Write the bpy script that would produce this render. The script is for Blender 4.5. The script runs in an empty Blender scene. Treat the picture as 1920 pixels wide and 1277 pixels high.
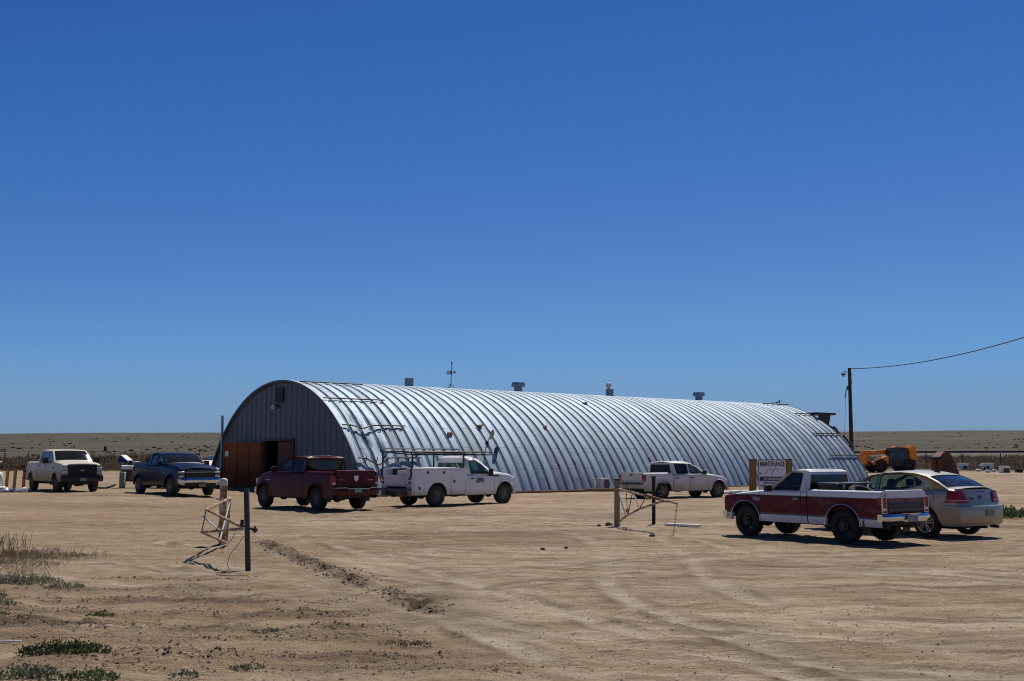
import bpy, math, random
import numpy as np
from math import sin, cos, pi, sqrt, radians
from mathutils import Vector, Matrix, Quaternion, noise as mnoise
from mathutils.geometry import tessellate_polygon

random.seed(7)
SC = bpy.context.scene
COL = SC.collection

# ------------------------------------------------------------------ camera, sky, sun, exposure
cam_d = bpy.data.cameras.new("camera")
cam_d.sensor_width = 36.0
cam_d.lens = 38.44
cam_d.clip_end = 9000
cam = bpy.data.objects.new("camera", cam_d)
COL.objects.link(cam)
cam.location = (0, 0, 1.825)
cam.rotation_euler = (radians(90 + 6.147), 0, 0)
SC.camera = cam

SUN_EL, SUN_AZ = 58.0, 22.0          # azimuth from +Y towards +X
w = bpy.data.worlds.new("World")
SC.world = w
w.use_nodes = True
nt = w.node_tree
nt.nodes.clear()
sky = nt.nodes.new("ShaderNodeTexSky")
sky.sky_type = 'NISHITA'
sky.sun_disc = False
sky.sun_elevation = radians(SUN_EL)
sky.sun_rotation = radians(SUN_AZ)
sky.altitude = 1600
sky.air_density = 0.75
sky.dust_density = 0.0
sky.ozone_density = 3.0
def wn_(op, *v):
    n = nt.nodes.new("ShaderNodeVectorMath" if op in ('SCALE',) else "ShaderNodeMath")
    n.operation = op
    return n


# grade the physical sky the way the camera's polarised, contrasty exposure rendered it
sc1 = wn_('SCALE'); sc1.inputs['Scale'].default_value = 0.07
nt.links.new(sky.outputs[0], sc1.inputs[0])
crv = nt.nodes.new("ShaderNodeRGBCurve")
for ci, pts in enumerate(([(0, 0), (.066, .020), (.11, .048), (.178, .105), (.479, .20), (1, .30)],
                          [(0, 0), (.11, .068), (.158, .129), (.25, .209), (.381, .314), (.708, .38), (1, .45)],
                          [(0, 0), (.20, .20), (.30, .40), (.38, .490), (.54, .600), (.73, .66), (.815, .66), (1, .68)])):
    cm = crv.mapping.curves[ci]
    cm.points[0].location = pts[0]; cm.points[1].location = pts[-1]
    for p in pts[1:-1]: cm.points.new(*p)
crv.mapping.update()
nt.links.new(sc1.outputs[0], crv.inputs['Color'])
# low band of dusty air above the horizon
tc = nt.nodes.new("ShaderNodeTexCoord"); sx = nt.nodes.new("ShaderNodeSeparateXYZ")
nt.links.new(tc.outputs['Generated'], sx.inputs[0])
hz = nt.nodes.new("ShaderNodeMapRange"); hz.interpolation_type = 'SMOOTHERSTEP'
hz.inputs[1].default_value = .115; hz.inputs[2].default_value = -.005
nt.links.new(sx.outputs[2], hz.inputs[0])
mxw = nt.nodes.new("ShaderNodeMix"); mxw.data_type = 'RGBA'
mxw.inputs[7].default_value = (.190, .310, .465, 1)
nt.links.new(hz.outputs[0], mxw.inputs[0]); nt.links.new(crv.outputs[0], mxw.inputs[6])
sc2 = wn_('SCALE'); sc2.inputs['Scale'].default_value = 10.0
nt.links.new(mxw.outputs[2], sc2.inputs[0])
bg = nt.nodes.new("ShaderNodeBackground")
bg.inputs[1].default_value = 0.10
wo = nt.nodes.new("ShaderNodeOutputWorld")
nt.links.new(sc2.outputs[0], bg.inputs[0])
nt.links.new(bg.outputs[0], wo.inputs[0])

sd = bpy.data.lights.new("sun", 'SUN')
sd.energy = 4.2
sd.angle = radians(0.53)
sd.color = (1.0, 0.95, 0.87)
sun = bpy.data.objects.new("sun", sd)
COL.objects.link(sun)
SDIR = Vector((sin(radians(SUN_AZ)) * cos(radians(SUN_EL)), cos(radians(SUN_AZ)) * cos(radians(SUN_EL)), sin(radians(SUN_EL))))
sun.rotation_euler = SDIR.to_track_quat('Z', 'Y').to_euler()
sun.location = SDIR * 60

SC.view_settings.view_transform = 'Standard'
SC.view_settings.look = 'None'
SC.view_settings.exposure = 0.0
SC.view_settings.gamma = 1.0
try:
    SC.cycles.filter_width = 1.05
    SC.cycles.max_bounces = 8
    SC.cycles.transparent_max_bounces = 12
except Exception:
    pass

# ------------------------------------------------------------------ helpers
class MB:
    def __init__(s):
        s.v, s.f, s.m = [], [], []

    def add(s, vs, fs, mi=0):
        n = len(s.v)
        s.v += [tuple(p) for p in vs]
        for f in fs:
            s.f.append(tuple(i + n for i in f))
            s.m.append(mi)
        return s

    def box(s, c, d, mi=0, M=None):
        cx, cy, cz = c
        hx, hy, hz = d[0] / 2, d[1] / 2, d[2] / 2
        vs = [Vector((sx * hx, sy * hy, sz * hz)) for sz in (-1, 1) for sy in (-1, 1) for sx in (-1, 1)]
        if M is not None:
            vs = [M @ p for p in vs]
        vs = [(p[0] + cx, p[1] + cy, p[2] + cz) for p in vs]
        return s.add(vs, [(0, 2, 3, 1), (4, 5, 7, 6), (0, 1, 5, 4), (2, 6, 7, 3), (0, 4, 6, 2), (1, 3, 7, 5)], mi)

    def bar(s, a, b, wd, h, mi=0):
        """rectangular bar from a to b"""
        a, b = Vector(a), Vector(b)
        d = b - a
        q = d.to_track_quat('X', 'Z').to_matrix()
        return s.box((a + b) / 2, (d.length, wd, h), mi, q)

    def tube(s, pts, r, n=8, mi=0, closed=False, cap=True):
        pts = [Vector(p) for p in pts]
        N = len(pts)
        rs = r if isinstance(r, (list, tuple)) else [r] * N
        rings = []
        up = Vector((0, 0, 1))
        ref = None
        for i in range(N):
            if closed:
                t = pts[(i + 1) % N] - pts[i - 1]
            else:
                t = pts[min(i + 1, N - 1)] - pts[max(i - 1, 0)]
            t.normalize()
            if ref is None:
                ref = t.orthogonal().normalized()
            ref = (ref - t * ref.dot(t))
            if ref.length < 1e-6:
                ref = t.orthogonal()
            ref.normalize()
            bi = t.cross(ref)
            rings.append([pts[i] + (ref * cos(2 * pi * k / n) + bi * sin(2 * pi * k / n)) * rs[i] for k in range(n)])
        vs = [p for r_ in rings for p in r_]
        fs = []
        for i in range(N if closed else N - 1):
            a, b = i * n, ((i + 1) % N) * n
            for k in range(n):
                fs.append((a + k, a + (k + 1) % n, b + (k + 1) % n, b + k))
        if cap and not closed:
            fs.append(tuple(range(n - 1, -1, -1)))
            fs.append(tuple((N - 1) * n + k for k in range(n)))
        return s.add(vs, fs, mi)

    def lathe(s, prof, n=24, axis='z', c=(0, 0, 0), mi=0, caps=False):
        """prof: (radius, height along the axis)"""
        vs, fs = [], []
        for (r, h) in prof:
            for k in range(n):
                a = 2 * pi * k / n
                p = (r * cos(a), r * sin(a), h)
                if axis == 'y':
                    p = (p[0], p[2], p[1])
                elif axis == 'x':
                    p = (p[2], p[0], p[1])
                vs.append((p[0] + c[0], p[1] + c[1], p[2] + c[2]))
        for i in range(len(prof) - 1):
            for k in range(n):
                fs.append((i * n + k, i * n + (k + 1) % n, (i + 1) * n + (k + 1) % n, (i + 1) * n + k))
        if caps:
            fs.append(tuple(range(n - 1, -1, -1)))
            fs.append(tuple((len(prof) - 1) * n + k for k in range(n)))
        return s.add(vs, fs, mi)

    def grid(s, rows, mi=0):
        nr, nc = len(rows), len(rows[0])
        vs = [p for r in rows for p in r]
        fs = [(i * nc + j, i * nc + j + 1, (i + 1) * nc + j + 1, (i + 1) * nc + j) for i in range(nr - 1) for j in range(nc - 1)]
        return s.add(vs, fs, mi)

    def prism(s, pts2, y0, y1, mi=0, plane='xz'):
        """2-D outline extruded; plane xz extrudes along y, xy along z, yz along x"""
        n = len(pts2)

        def P(p, e):
            return {'xz': (p[0], e, p[1]), 'xy': (p[0], p[1], e), 'yz': (e, p[0], p[1])}[plane]
        vs = [P(p, y0) for p in pts2] + [P(p, y1) for p in pts2]
        fs = [tuple(range(n)), tuple(range(2 * n - 1, n - 1, -1))]
        fs += [(i, i + n, (i + 1) % n + n, (i + 1) % n) for i in range(n)]
        return s.add(vs, fs, mi)

    def ball(s, c, r, n=8, mi=0, jit=0.0, rnd=random):
        vs, fs = [], []
        rx, ry, rz = r if isinstance(r, (tuple, list)) else (r, r, r)
        m = max(3, n // 2)
        for i in range(m + 1):
            a = pi * i / m
            for k in range(n):
                b = 2 * pi * k / n
                j = 1 + (rnd.uniform(-jit, jit) if jit else 0)
                vs.append((c[0] + rx * j * sin(a) * cos(b), c[1] + ry * j * sin(a) * sin(b), c[2] + rz * j * cos(a)))
        for i in range(m):
            for k in range(n):
                fs.append((i * n + k, i * n + (k + 1) % n, (i + 1) * n + (k + 1) % n, (i + 1) * n + k))
        return s.add(vs, fs, mi)

    def build(s, name, mats, parent=None, smooth=35, bevel=0.0, seg=2):
        me = bpy.data.meshes.new(name)
        me.from_pydata([tuple(p) for p in s.v], [], s.f)
        if not isinstance(mats, (list, tuple)):
            mats = [mats]
        for m in mats:
            me.materials.append(m)
        me.polygons.foreach_set("material_index", s.m)
        if smooth:
            me.polygons.foreach_set("use_smooth", [True] * len(s.f))
            me.set_sharp_from_angle(angle=radians(smooth))
        me.update()
        o = bpy.data.objects.new(name, me)
        COL.objects.link(o)
        if parent is not None:
            o.parent = parent
        if bevel:
            b = o.modifiers.new("bevel", 'BEVEL')
            b.width = bevel
            b.segments = seg
            b.limit_method = 'ANGLE'
            b.angle_limit = radians(40)
        return o


def tag(o, label=None, cat=None, group=None, kind=None):
    if label: o['label'] = label
    if cat: o['category'] = cat
    if group: o['group'] = group
    if kind: o['kind'] = kind
    return o


def empty(name, loc, rz=0.0):
    o = bpy.data.objects.new(name, None)
    COL.objects.link(o)
    o.location = loc
    o.rotation_euler = (0, 0, rz)
    o.empty_display_size = 0.3
    return o


def dup(o, name=None, parent=None, **kw):
    c = o.copy()
    COL.objects.link(c)
    if parent is not None:
        c.parent = parent
    for ch in list(o.children):
        d = ch.copy(); COL.objects.link(d); d.parent = c
        for g in ch.children:
            e = g.copy(); COL.objects.link(e); e.parent = d
    return c


def text(name, s, mat, parent, loc, rot, size, ext=0.002, wide=1.0, bold=0.0):
    cu = bpy.data.curves.new(name, 'FONT')
    cu.body = s
    cu.size = size
    cu.extrude = ext
    cu.offset = bold
    cu.align_x = 'CENTER'
    cu.align_y = 'CENTER'
    cu.materials.append(mat)
    tmp = bpy.data.objects.new(name + '_curve', cu)
    COL.objects.link(tmp)
    dg = bpy.context.evaluated_depsgraph_get()
    me_ = bpy.data.meshes.new_from_object(tmp.evaluated_get(dg))
    bpy.data.objects.remove(tmp)
    me_.name = name
    me_.materials.clear(); me_.materials.append(mat)
    o = bpy.data.objects.new(name, me_)
    COL.objects.link(o)
    o.parent = parent
    o.location = loc
    o.rotation_euler = rot
    o.scale = (wide, 1, 1)
    return o


def lerp(tab, x):
    return float(np.interp(x, [t[0] for t in tab], [t[1] for t in tab]))


def roundpoly(pts, r, n=3):
    out = []
    N = len(pts)
    for i in range(N):
        p0, p1, p2 = Vector(pts[i - 1]), Vector(pts[i]), Vector(pts[(i + 1) % N])
        a = (p0 - p1); b = (p2 - p1)
        d = min(r, a.length * .45, b.length * .45)
        A = p1 + a.normalized() * d
        B = p1 + b.normalized() * d
        for k in range(n + 1):
            t = k / n
            q = A * (1 - t) ** 2 + p1 * 2 * t * (1 - t) + B * t * t
            out.append((q[0], q[1]))
    return out


def offpoly(pts, d):
    """offset outward (d>0) whatever the winding"""
    N = len(pts)
    ar = sum(pts[i - 1][0] * pts[i][1] - pts[i][0] * pts[i - 1][1] for i in range(N))
    sg = 1 if ar > 0 else -1
    out = []
    for i in range(N):
        p0, p1, p2 = Vector(pts[i - 1]), Vector(pts[i]), Vector(pts[(i + 1) % N])
        e1 = (p1 - p0); e2 = (p2 - p1)
        if e1.length < 1e-7 or e2.length < 1e-7:
            out.append((p1[0], p1[1])); continue
        e1.normalize(); e2.normalize()
        n = Vector((e1[1] + e2[1], -e1[0] - e2[0]))
        if n.length < 1e-6:
            n = Vector((e1[1], -e1[0]))
        n.normalize()
        out.append((p1[0] + n[0] * d * sg, p1[1] + n[1] * d * sg))
    return out


# ------------------------------------------------------------------ materials
def newmat(name):
    m = bpy.data.materials.new(name)
    m.use_nodes = True
    t = m.node_tree
    b = t.nodes["Principled BSDF"]
    return m, t, b


def N(t, typ, **kw):
    n = t.nodes.new(typ)
    for k, v in kw.items():
        if k.startswith('i_'):
            key = k[2:]
            n.inputs[int(key) if key.isdigit() else key.replace('_', ' ')].default_value = v
        else:
            setattr(n, k, v)
    return n


def ramp(t, fac, stops, interp='LINEAR'):
    r = t.nodes.new("ShaderNodeValToRGB")
    r.color_ramp.interpolation = interp
    el = r.color_ramp.elements
    while len(el) < len(stops):
        el.new(0.5)
    for e, (p, c) in zip(el, stops):
        e.position = p
        e.color = c if len(c) == 4 else (*c, 1)
    t.links.new(fac, r.inputs[0])
    return r.outputs[0]


def mixc(t, fac, a, b, mode='MIX'):
    n = t.nodes.new("ShaderNodeMix")
    n.data_type = 'RGBA'
    n.blend_type = mode
    for sock, val in ((n.inputs[0], fac), (n.inputs[6], a), (n.inputs[7], b)):
        if hasattr(val, 'links') or isinstance(val, bpy.types.NodeSocket):
            t.links.new(val, sock)
        elif isinstance(val, (int, float)):
            sock.default_value = val
        else:
            sock.default_value = (*val, 1) if len(val) == 3 else val
    return n.outputs[2]


def mth(t, op, a, b=None, c=None, clamp=False):
    n = t.nodes.new("ShaderNodeMath")
    n.operation = op
    n.use_clamp = clamp
    for i, v in enumerate((a, b, c)):
        if v is None: continue
        if isinstance(v, bpy.types.NodeSocket):
            t.links.new(v, n.inputs[i])
        else:
            n.inputs[i].default_value = v
    return n.outputs[0]


def noise(t, vec, scale, detail=4, rough=.55, dist=0.0):
    n = t.nodes.new("ShaderNodeTexNoise")
    n.inputs['Scale'].default_value = scale
    n.inputs['Detail'].default_value = detail
    n.inputs['Roughness'].default_value = rough
    n.inputs['Distortion'].default_value = dist
    if vec is not None:
        t.links.new(vec, n.inputs['Vector'])
    return n.outputs[0]


def objco(t):
    return t.nodes.new("ShaderNodeTexCoord").outputs['Object']


def scaled(t, vec, s, loc=(0, 0, 0), rot=(0, 0, 0)):
    m = t.nodes.new("ShaderNodeMapping")
    m.inputs['Scale'].default_value = s
    m.inputs['Location'].default_value = loc
    m.inputs['Rotation'].default_value = rot
    t.links.new(vec, m.inputs['Vector'])
    return m.outputs[0]


def bump(t, b, h, strength=.3, dist=.02):
    n = t.nodes.new("ShaderNodeBump")
    n.inputs['Strength'].default_value = strength
    n.inputs['Distance'].default_value = dist
    t.links.new(h, n.inputs['Height'])
    t.links.new(n.outputs[0], b.inputs['Normal'])


def simple(name, col, rough=.5, metal=0.0, var=.25, scale=6.0, bmp=0.0, spec=.5):
    m, t, b = newmat(name)
    co = objco(t)
    n = noise(t, co, scale, 5, .6)
    c = mixc(t, n, tuple(x * (1 - var) for x in col), tuple(min(1, x * (1 + var)) for x in col))
    t.links.new(c, b.inputs['Base Color'])
    b.inputs['Roughness'].default_value = rough
    b.inputs['Metallic'].default_value = metal
    b.inputs['Specular IOR Level'].default_value = spec
    if bmp:
        bump(t, b, noise(t, co, scale * 6, 3), bmp, .01)
    return m


DUST = (.33, .24, .15)


def paint(name, col, dust=.6, dz=(.35, .95), rough=.38, metal=0.0, top=0.15, coat=.25, bands=None, fade=0.0):
    """car paint with road dust thickest low on the body"""
    m, t, b = newmat(name)
    co = objco(t)
    sep = t.nodes.new("ShaderNodeSeparateXYZ")
    t.links.new(co, sep.inputs[0])
    z = sep.outputs[2]
    base = None
    if bands:
        stops = []
        c0 = bands[0][1]
        stops.append((0.0, c0))
        for (zz, cc) in bands[1:]:
            stops.append((zz / 2.0, cc))
        base = ramp(t, mth(t, 'MULTIPLY', z, .5), stops, 'CONSTANT')
        if fade:
            n0 = noise(t, scaled(t, co, (1, 1, 2.2)), 2.3, 4, .6)
            f = ramp(t, n0, [(.52, (0, 0, 0)), (.72, (fade, fade, fade))])
            base = mixc(t, f, base, (.30, .27, .27))
    n1 = noise(t, co, 1.7, 5, .65)
    n2 = noise(t, scaled(t, co, (1, 1, .35)), 9.0, 4, .6)
    nn = mth(t, 'ADD', mth(t, 'MULTIPLY', n1, .7), mth(t, 'MULTIPLY', n2, .5))
    low = t.nodes.new("ShaderNodeMapRange")
    low.interpolation_type = 'SMOOTHSTEP'
    low.inputs[1].default_value = dz[1]
    low.inputs[2].default_value = dz[0]
    t.links.new(z, low.inputs[0])
    d = mth(t, 'MULTIPLY', mth(t, 'ADD', mth(t, 'MULTIPLY', low.outputs[0], dust), top * .6), mth(t, 'MULTIPLY', nn, 1.35), clamp=True)
    c = mixc(t, d, base if base is not None else col, DUST)
    t.links.new(c, b.inputs['Base Color'])
    b.inputs['Metallic'].default_value = metal
    r = mth(t, 'ADD', rough, mth(t, 'MULTIPLY', d, .45), clamp=True)
    t.links.new(r, b.inputs['Roughness'])
    b.inputs['Coat Weight'].default_value = coat
    b.inputs['Specular IOR Level'].default_value = .25
    b.inputs['Coat Roughness'].default_value = .12
    return m


def glass(name, tint, gl=1.0, dirt=.12):
    m = bpy.data.materials.new(name)
    m.use_nodes = True
    t = m.node_tree
    t.nodes.clear()
    tr = N(t, "ShaderNodeBsdfTransparent")
    tr.inputs[0].default_value = (*tint, 1)
    gs = N(t, "ShaderNodeBsdfGlossy")
    gs.inputs['Roughness'].default_value = .06
    gs.inputs[0].default_value = (.95, .97, 1, 1)
    lw = N(t, "ShaderNodeLayerWeight", i_0=.5)
    fr5 = mth(t, 'ADD', mth(t, 'MULTIPLY', mth(t, 'POWER', lw.outputs['Facing'], 5.0), .92), .045)
    df = N(t, "ShaderNodeBsdfDiffuse")
    df.inputs[0].default_value = (.42, .38, .30, 1)
    n = noise(t, objco(t), 4.0, 5, .65)
    mx0 = N(t, "ShaderNodeMixShader")
    t.links.new(mth(t, 'MULTIPLY', n, dirt), mx0.inputs[0])
    t.links.new(tr.outputs[0], mx0.inputs[1])
    t.links.new(df.outputs[0], mx0.inputs[2])
    mx = N(t, "ShaderNodeMixShader")
    t.links.new(mth(t, 'MULTIPLY', fr5, gl, clamp=True), mx.inputs[0])
    t.links.new(mx0.outputs[0], mx.inputs[1])
    t.links.new(gs.outputs[0], mx.inputs[2])
    out = N(t, "ShaderNodeOutputMaterial")
    t.links.new(mx.outputs[0], out.inputs[0])
    return m


M = {}
M['black'] = simple('black_trim', (.018, .018, .02), .55)
M['under'] = simple('dusty_underbody', (.05, .042, .035), .85, scale=9)
M['tyre'] = simple('tyre_rubber', (.022, .02, .019), .85, scale=14, var=.4, bmp=.3)
M['tyre_dusty'] = simple('dusty_tyre', (.05, .042, .034), .9, scale=12, var=.45, bmp=.3)
M['steel_rim'] = simple('steel_rim', (.16, .15, .14), .5, .6, scale=12)
M['black_rim'] = simple('black_rim', (.02, .02, .02), .4, .3)
M['alloy'] = simple('alloy_rim', (.45, .45, .45), .35, .9, scale=12)
M['alloy_dim'] = simple('dusty_alloy_rim', (.17, .155, .135), .5, .5, scale=12)
M['chrome'] = simple('chrome', (.72, .73, .75), .12, 1.0, var=.05)
M['chrome_dull'] = simple('dull_chrome', (.6, .6, .62), .25, 1.0, var=.1)
M['seat'] = simple('seat_fabric', (.07, .068, .07), .9)
M['seat_tan'] = simple('tan_seat', (.22, .18, .13), .9)
M['red_lens'] = simple('red_lens', (.30, .008, .012), .15, var=.15)
M['amber'] = simple('amber_lens', (.6, .22, .03), .2)
M['clear_lens'] = simple('clear_lens', (.55, .56, .56), .12, .3, var=.2)
M['plate_teal'] = simple('licence_plate', (.22, .33, .36), .5)
M['plate_white'] = simple('white_licence_plate', (.6, .62, .62), .5)
M['plate_olive'] = simple('olive_licence_plate', (.22, .22, .10), .5)
M['glass'] = glass('side_glass', (.34, .46, .41), 1.0, .07)
M['glass_ws'] = glass('windscreen_glass', (.36, .54, .53), .9, .08)
M['glass_dark'] = glass('privacy_glass', (.05, .055, .06), 1.0, .05)
M['glass_mid'] = glass('rear_glass', (.10, .13, .14), 1.2, .08)
M['white_old'] = paint('dusty_white_paint', (.74, .73, .69), .75, (.3, 1.1), .4, top=.22)
M['cream'] = paint('dusty_cream_paint', (.74, .69, .54), .95, (.35, 1.5), .45, top=.35)
M['white_util'] = paint('white_truck_paint', (.80, .80, .80), .7, (.25, .75), .38, top=.06)
M['navy'] = paint('navy_paint', (.003, .006, .022), .12, (.3, .65), .30, top=-.08, coat=.0)
M['maroon'] = paint('maroon_paint', (.075, .003, .008), .22, (.25, .85), .5, top=.01, coat=.06)
M['gold'] = paint('champagne_paint', (.42, .395, .325), .55, (.2, .8), .35, metal=.45, top=.12, coat=.3)
RED, WHT, DRK = (.11, .004, .008), (.72, .74, .78), (.10, .10, .12)
M['two_tone'] = paint('red_and_white_paint', None, .45, (.25, .62), .5, top=.04, coat=.05,
                      bands=[(0, WHT), (.53, DRK), (.565, RED), (.955, DRK), (.975, WHT)], fade=.22)
M['two_tone_old'] = paint('white_over_dark_paint', None, .5, (.3, .9), .45, top=.1, bands=[(0, (.03, .025, .03)), (1.0, WHT)])


# ------------------------------------------------------------------ terrain
TZ = [(-200, 0), (60, 0), (85, .2), (105, .5), (115, .66), (150, 1.05), (230, 1.95), (300, 3.2), (500, 7.0), (1000, 20.0), (2500, 58.0), (3400, 55.0), (9000, -60)]
_tx = np.array([a for a, b in TZ], float)
_tz = np.array([b for a, b in TZ], float)
RUTS = []
_r = random.Random(3)
for y0, x0, x1, amp in ((15.6, -9, -3.2, .6), (14.4, -9, -1.6, .9), (13.3, -9, -1.3, 1.2), (12.2, -8, -.8, 1.2), (11.5, -8, -.6, .8),
                        (10.3, -5, -.2, 1.1), (9.75, -5, .6, .7), (16.9, -7, -3.6, .4)):
    RUTS.append((y0, x0, x1, amp, _r.uniform(-.06, .02), _r.uniform(0, 9)))
BERM = [(-5.5, 24.2), (-4.4, 21.6), (-3.6, 19.6), (-2.9, 18.0), (-2.2, 16.2), (-1.5, 14.6), (-.9, 13.3)]


def smooth01(v):
    v = np.clip(v, 0, 1)
    return v * v * (3 - 2 * v)


def tz_arr(x, y):
    z = np.interp(y, _tx, _tz)
    far = smooth01((y - 300) / 1500)
    z = z * (1 + far * .035 * np.clip(x / np.maximum(y, 1), -.8, .8) / .47)
    z = z + .24 * smooth01((-x - 8) / 9) * smooth01((y - 36) / 12) * (1 - smooth01((y - 60) / 60))
    return z


def tz(x, y):
    return float(tz_arr(np.array(float(x)), np.array(float(y))))


def vnoise(x, y, s, seed=0):
    """smooth value noise, vectorised"""
    X, Y = x * s + seed * 17.3, y * s + seed * 7.1
    xi, yi = np.floor(X).astype(np.int64), np.floor(Y).astype(np.int64)
    fx, fy = X - xi, Y - yi
    fx = fx * fx * (3 - 2 * fx); fy = fy * fy * (3 - 2 * fy)

    def h(a, b):
        v = np.sin(a * 127.1 + b * 311.7 + seed * 74.7) * 43758.5453
        return v - np.floor(v)
    return ((h(xi, yi) * (1 - fx) + h(xi + 1, yi) * fx) * (1 - fy) + (h(xi, yi + 1) * (1 - fx) + h(xi + 1, yi + 1) * fx) * fy) * 2 - 1


def berm_dist(x, y):
    d = np.full(x.shape, 99.0)
    for (ax, ay), (bx, by) in zip(BERM[:-1], BERM[1:]):
        t = np.clip(((x - ax) * (bx - ax) + (y - ay) * (by - ay)) / ((bx - ax) ** 2 + (by - ay) ** 2), 0, 1)
        d = np.minimum(d, np.hypot(x - ax - t * (bx - ax), y - ay - t * (by - ay)))
    return d


def ground_detail(x, y):
    z = .022 * vnoise(x, y, .5, 1) + .015 * vnoise(x, y, 1.7, 2) + .011 * vnoise(x, y, 4.3, 3) + .006 * vnoise(x, y, 8.1, 4)
    loose = smooth01((-x - .10 * (y - 12) + .1) / 1.2)
    z += loose * (.022 * vnoise(x, y, 3.1, 5) + .013 * vnoise(x, y, 7.3, 6))
    for (y0, x0, x1, amp, sl, ph) in RUTS:
        yy = y0 + sl * (x + 4) + .10 * np.sin(x * .9 + ph) + .05 * vnoise(x, y * 0 + ph, 1.6, 8)
        m = smooth01((x - x0) / 1.0) * smooth01((x1 - x) / 1.2)
        a = amp * m * (.65 + .5 * vnoise(x, y * 0 + ph, .8, 9))
        dd = y - yy
        z += a * (-.050 * np.exp(-(dd / .11) ** 2) + (.070 + .05 * vnoise(x, y, 6.3, 17)) * np.exp(-((dd + .17) / .09) ** 2) + (.050 + .05 * vnoise(x, y, 7.7, 18)) * np.exp(-((dd - .18) / .09) ** 2))
    bd = berm_dist(x, y)
    z += np.exp(-(bd / (.20 + .10 * vnoise(x, y, .9, 19))) ** 2) * (.035 + .06 * vnoise(x, y, 3.3, 11) + .04 * vnoise(x, y, 7, 12))
    # faint wheel tracks sweeping across the yard
    for k, (cx, cy, R) in enumerate(((-22, -2, 26), (-22, -2, 27.6), (14, 60, 33), (14, 60, 34.6), (-4, 75, 43), (-4, 75, 44.7), (25, -10, 36), (25, -10, 37.5))):
        q = np.hypot(x - cx, y - cy) - R + .2 * vnoise(x, y, .25, 20 + k)
        z += (-.014 * np.exp(-(q / .13) ** 2) + .010 * np.exp(-((np.abs(q) - .24) / .08) ** 2)) * (.6 + .4 * vnoise(x, y, .4, 30 + k))
    z *= 1 - smooth01((y - 45) / 40) * .75
    # gentle swells of the open country
    z += smooth01((y - 130) / 200) * (.25 * vnoise(x, y, .02, 14)) + smooth01((y - 700) / 800) * (2.2 * vnoise(x, y, .004, 15) + 5 * vnoise(x, y, .0011, 16) + .8 * vnoise(x, y, .02, 24))
    return z


def churn_and_shade(x, y):
    """churned soil plus painted-in rut shadow, also along the broken road edge and old wheel marks"""
    d = np.zeros(x.shape)
    for (y0, x0, x1, amp, sl, ph) in RUTS:
        yy = y0 + sl * (x + 4) + .10 * np.sin(x * .9 + ph) + .05 * vnoise(x, y * 0 + ph, 1.6, 8)
        m = smooth01((x - x0) / 1.0) * smooth01((x1 - x) / 1.2) * np.clip(.55 + .9 * vnoise(x, y * 0 + ph, 1.1, 9), 0, 1)
        d = np.maximum(d, amp * m * np.exp(-((y - yy + .06) / .24) ** 2))
    bd = berm_dist(x, y)
    d = np.maximum(d, np.exp(-(bd / .24) ** 2) * (.75 + .5 * vnoise(x, y, 1.3, 22)))
    # wide churned apron where the ridge breaks up
    for (cx, cy, rx, ry, a) in ((-1.45, 14.6, .9, 1.3, .9), (-.75, 13.1, .7, .7, .8), (-2.6, 14.3, .9, .5, .5), (-1.2, 11.0, .5, .35, .6), (4.3, 10.9, .8, .5, .35), (7.6, 12.0, .9, .6, .5), (3.0, 15.5, 1.5, .6, .35), (5.5, 19, 2.6, .7, .4), (-.5, 27, 3, 1.2, .5), (8, 24, 3.0, .8, .4), (2, 36, 5, 1.8, .5), (-14, 41, 5, 1.8, .4)):
        q = ((x - cx) / rx) ** 2 + ((y - cy) / ry) ** 2
        d = np.maximum(d, a * np.exp(-q) * (.7 + .6 * vnoise(x, y, 2.2, 23)))
    for k, (cx, cy, R) in enumerate(((-22, -2, 26), (-22, -2, 27.6), (14, 60, 33), (14, 60, 34.6), (-4, 75, 43), (-4, 75, 44.7), (25, -10, 36), (25, -10, 37.5))):
        q = np.hypot(x - cx, y - cy) - R + .2 * vnoise(x, y, .25, 20 + k)
        d = np.maximum(d, .55 * np.exp(-((np.abs(q) - .18) / .10) ** 2) * np.clip(.3 + vnoise(x, y, .5, 30 + k), 0, 1))
    return np.clip(d, 0, 1)


TRACKS = ((-22, -2, 26), (-22, -2, 27.6), (14, 60, 33), (14, 60, 34.6), (-4, 75, 43), (-4, 75, 44.7), (25, -10, 36), (25, -10, 37.5), (10, 45, 31.2), (10, 45, 32.8), (-3, 90, 62), (-3, 90, 63.6), (12, 70, 52.5), (12, 70, 54.1))


PATHS = [[(-13, 27.8), (-9.6, 27.6), (-5.97, 26.0), (-4.4, 23.0), (-2.9, 19.6), (-1.35, 15.9), (-.2, 13.2), (.85, 10.8), (1.7, 9.0), (2.6, 7.0)],
         [(-14, 31), (-9.6, 30.5), (-4.5, 32.5), (0, 33.5), (3.0, 31.0), (4.6, 26.0), (5.6, 21.0), (8.1, 17.3), (13, 14.5)],
         [(-7, 24.5), (-3.2, 22.6), (-.6, 20.7), (3.1, 18.6), (7.3, 15.6), (12, 13.3)],
         [(-3.0, 17.5), (-.84, 14.3), (1.37, 11.8), (3.3, 10.6), (4.9, 10.1), (9, 9.8)],
         [(-24, 46), (-16, 43.5), (-8, 36.5), (-2, 33), (2, 28), (2.6, 22), (2.2, 16), (3.2, 11), (5, 7.5)]]


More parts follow.
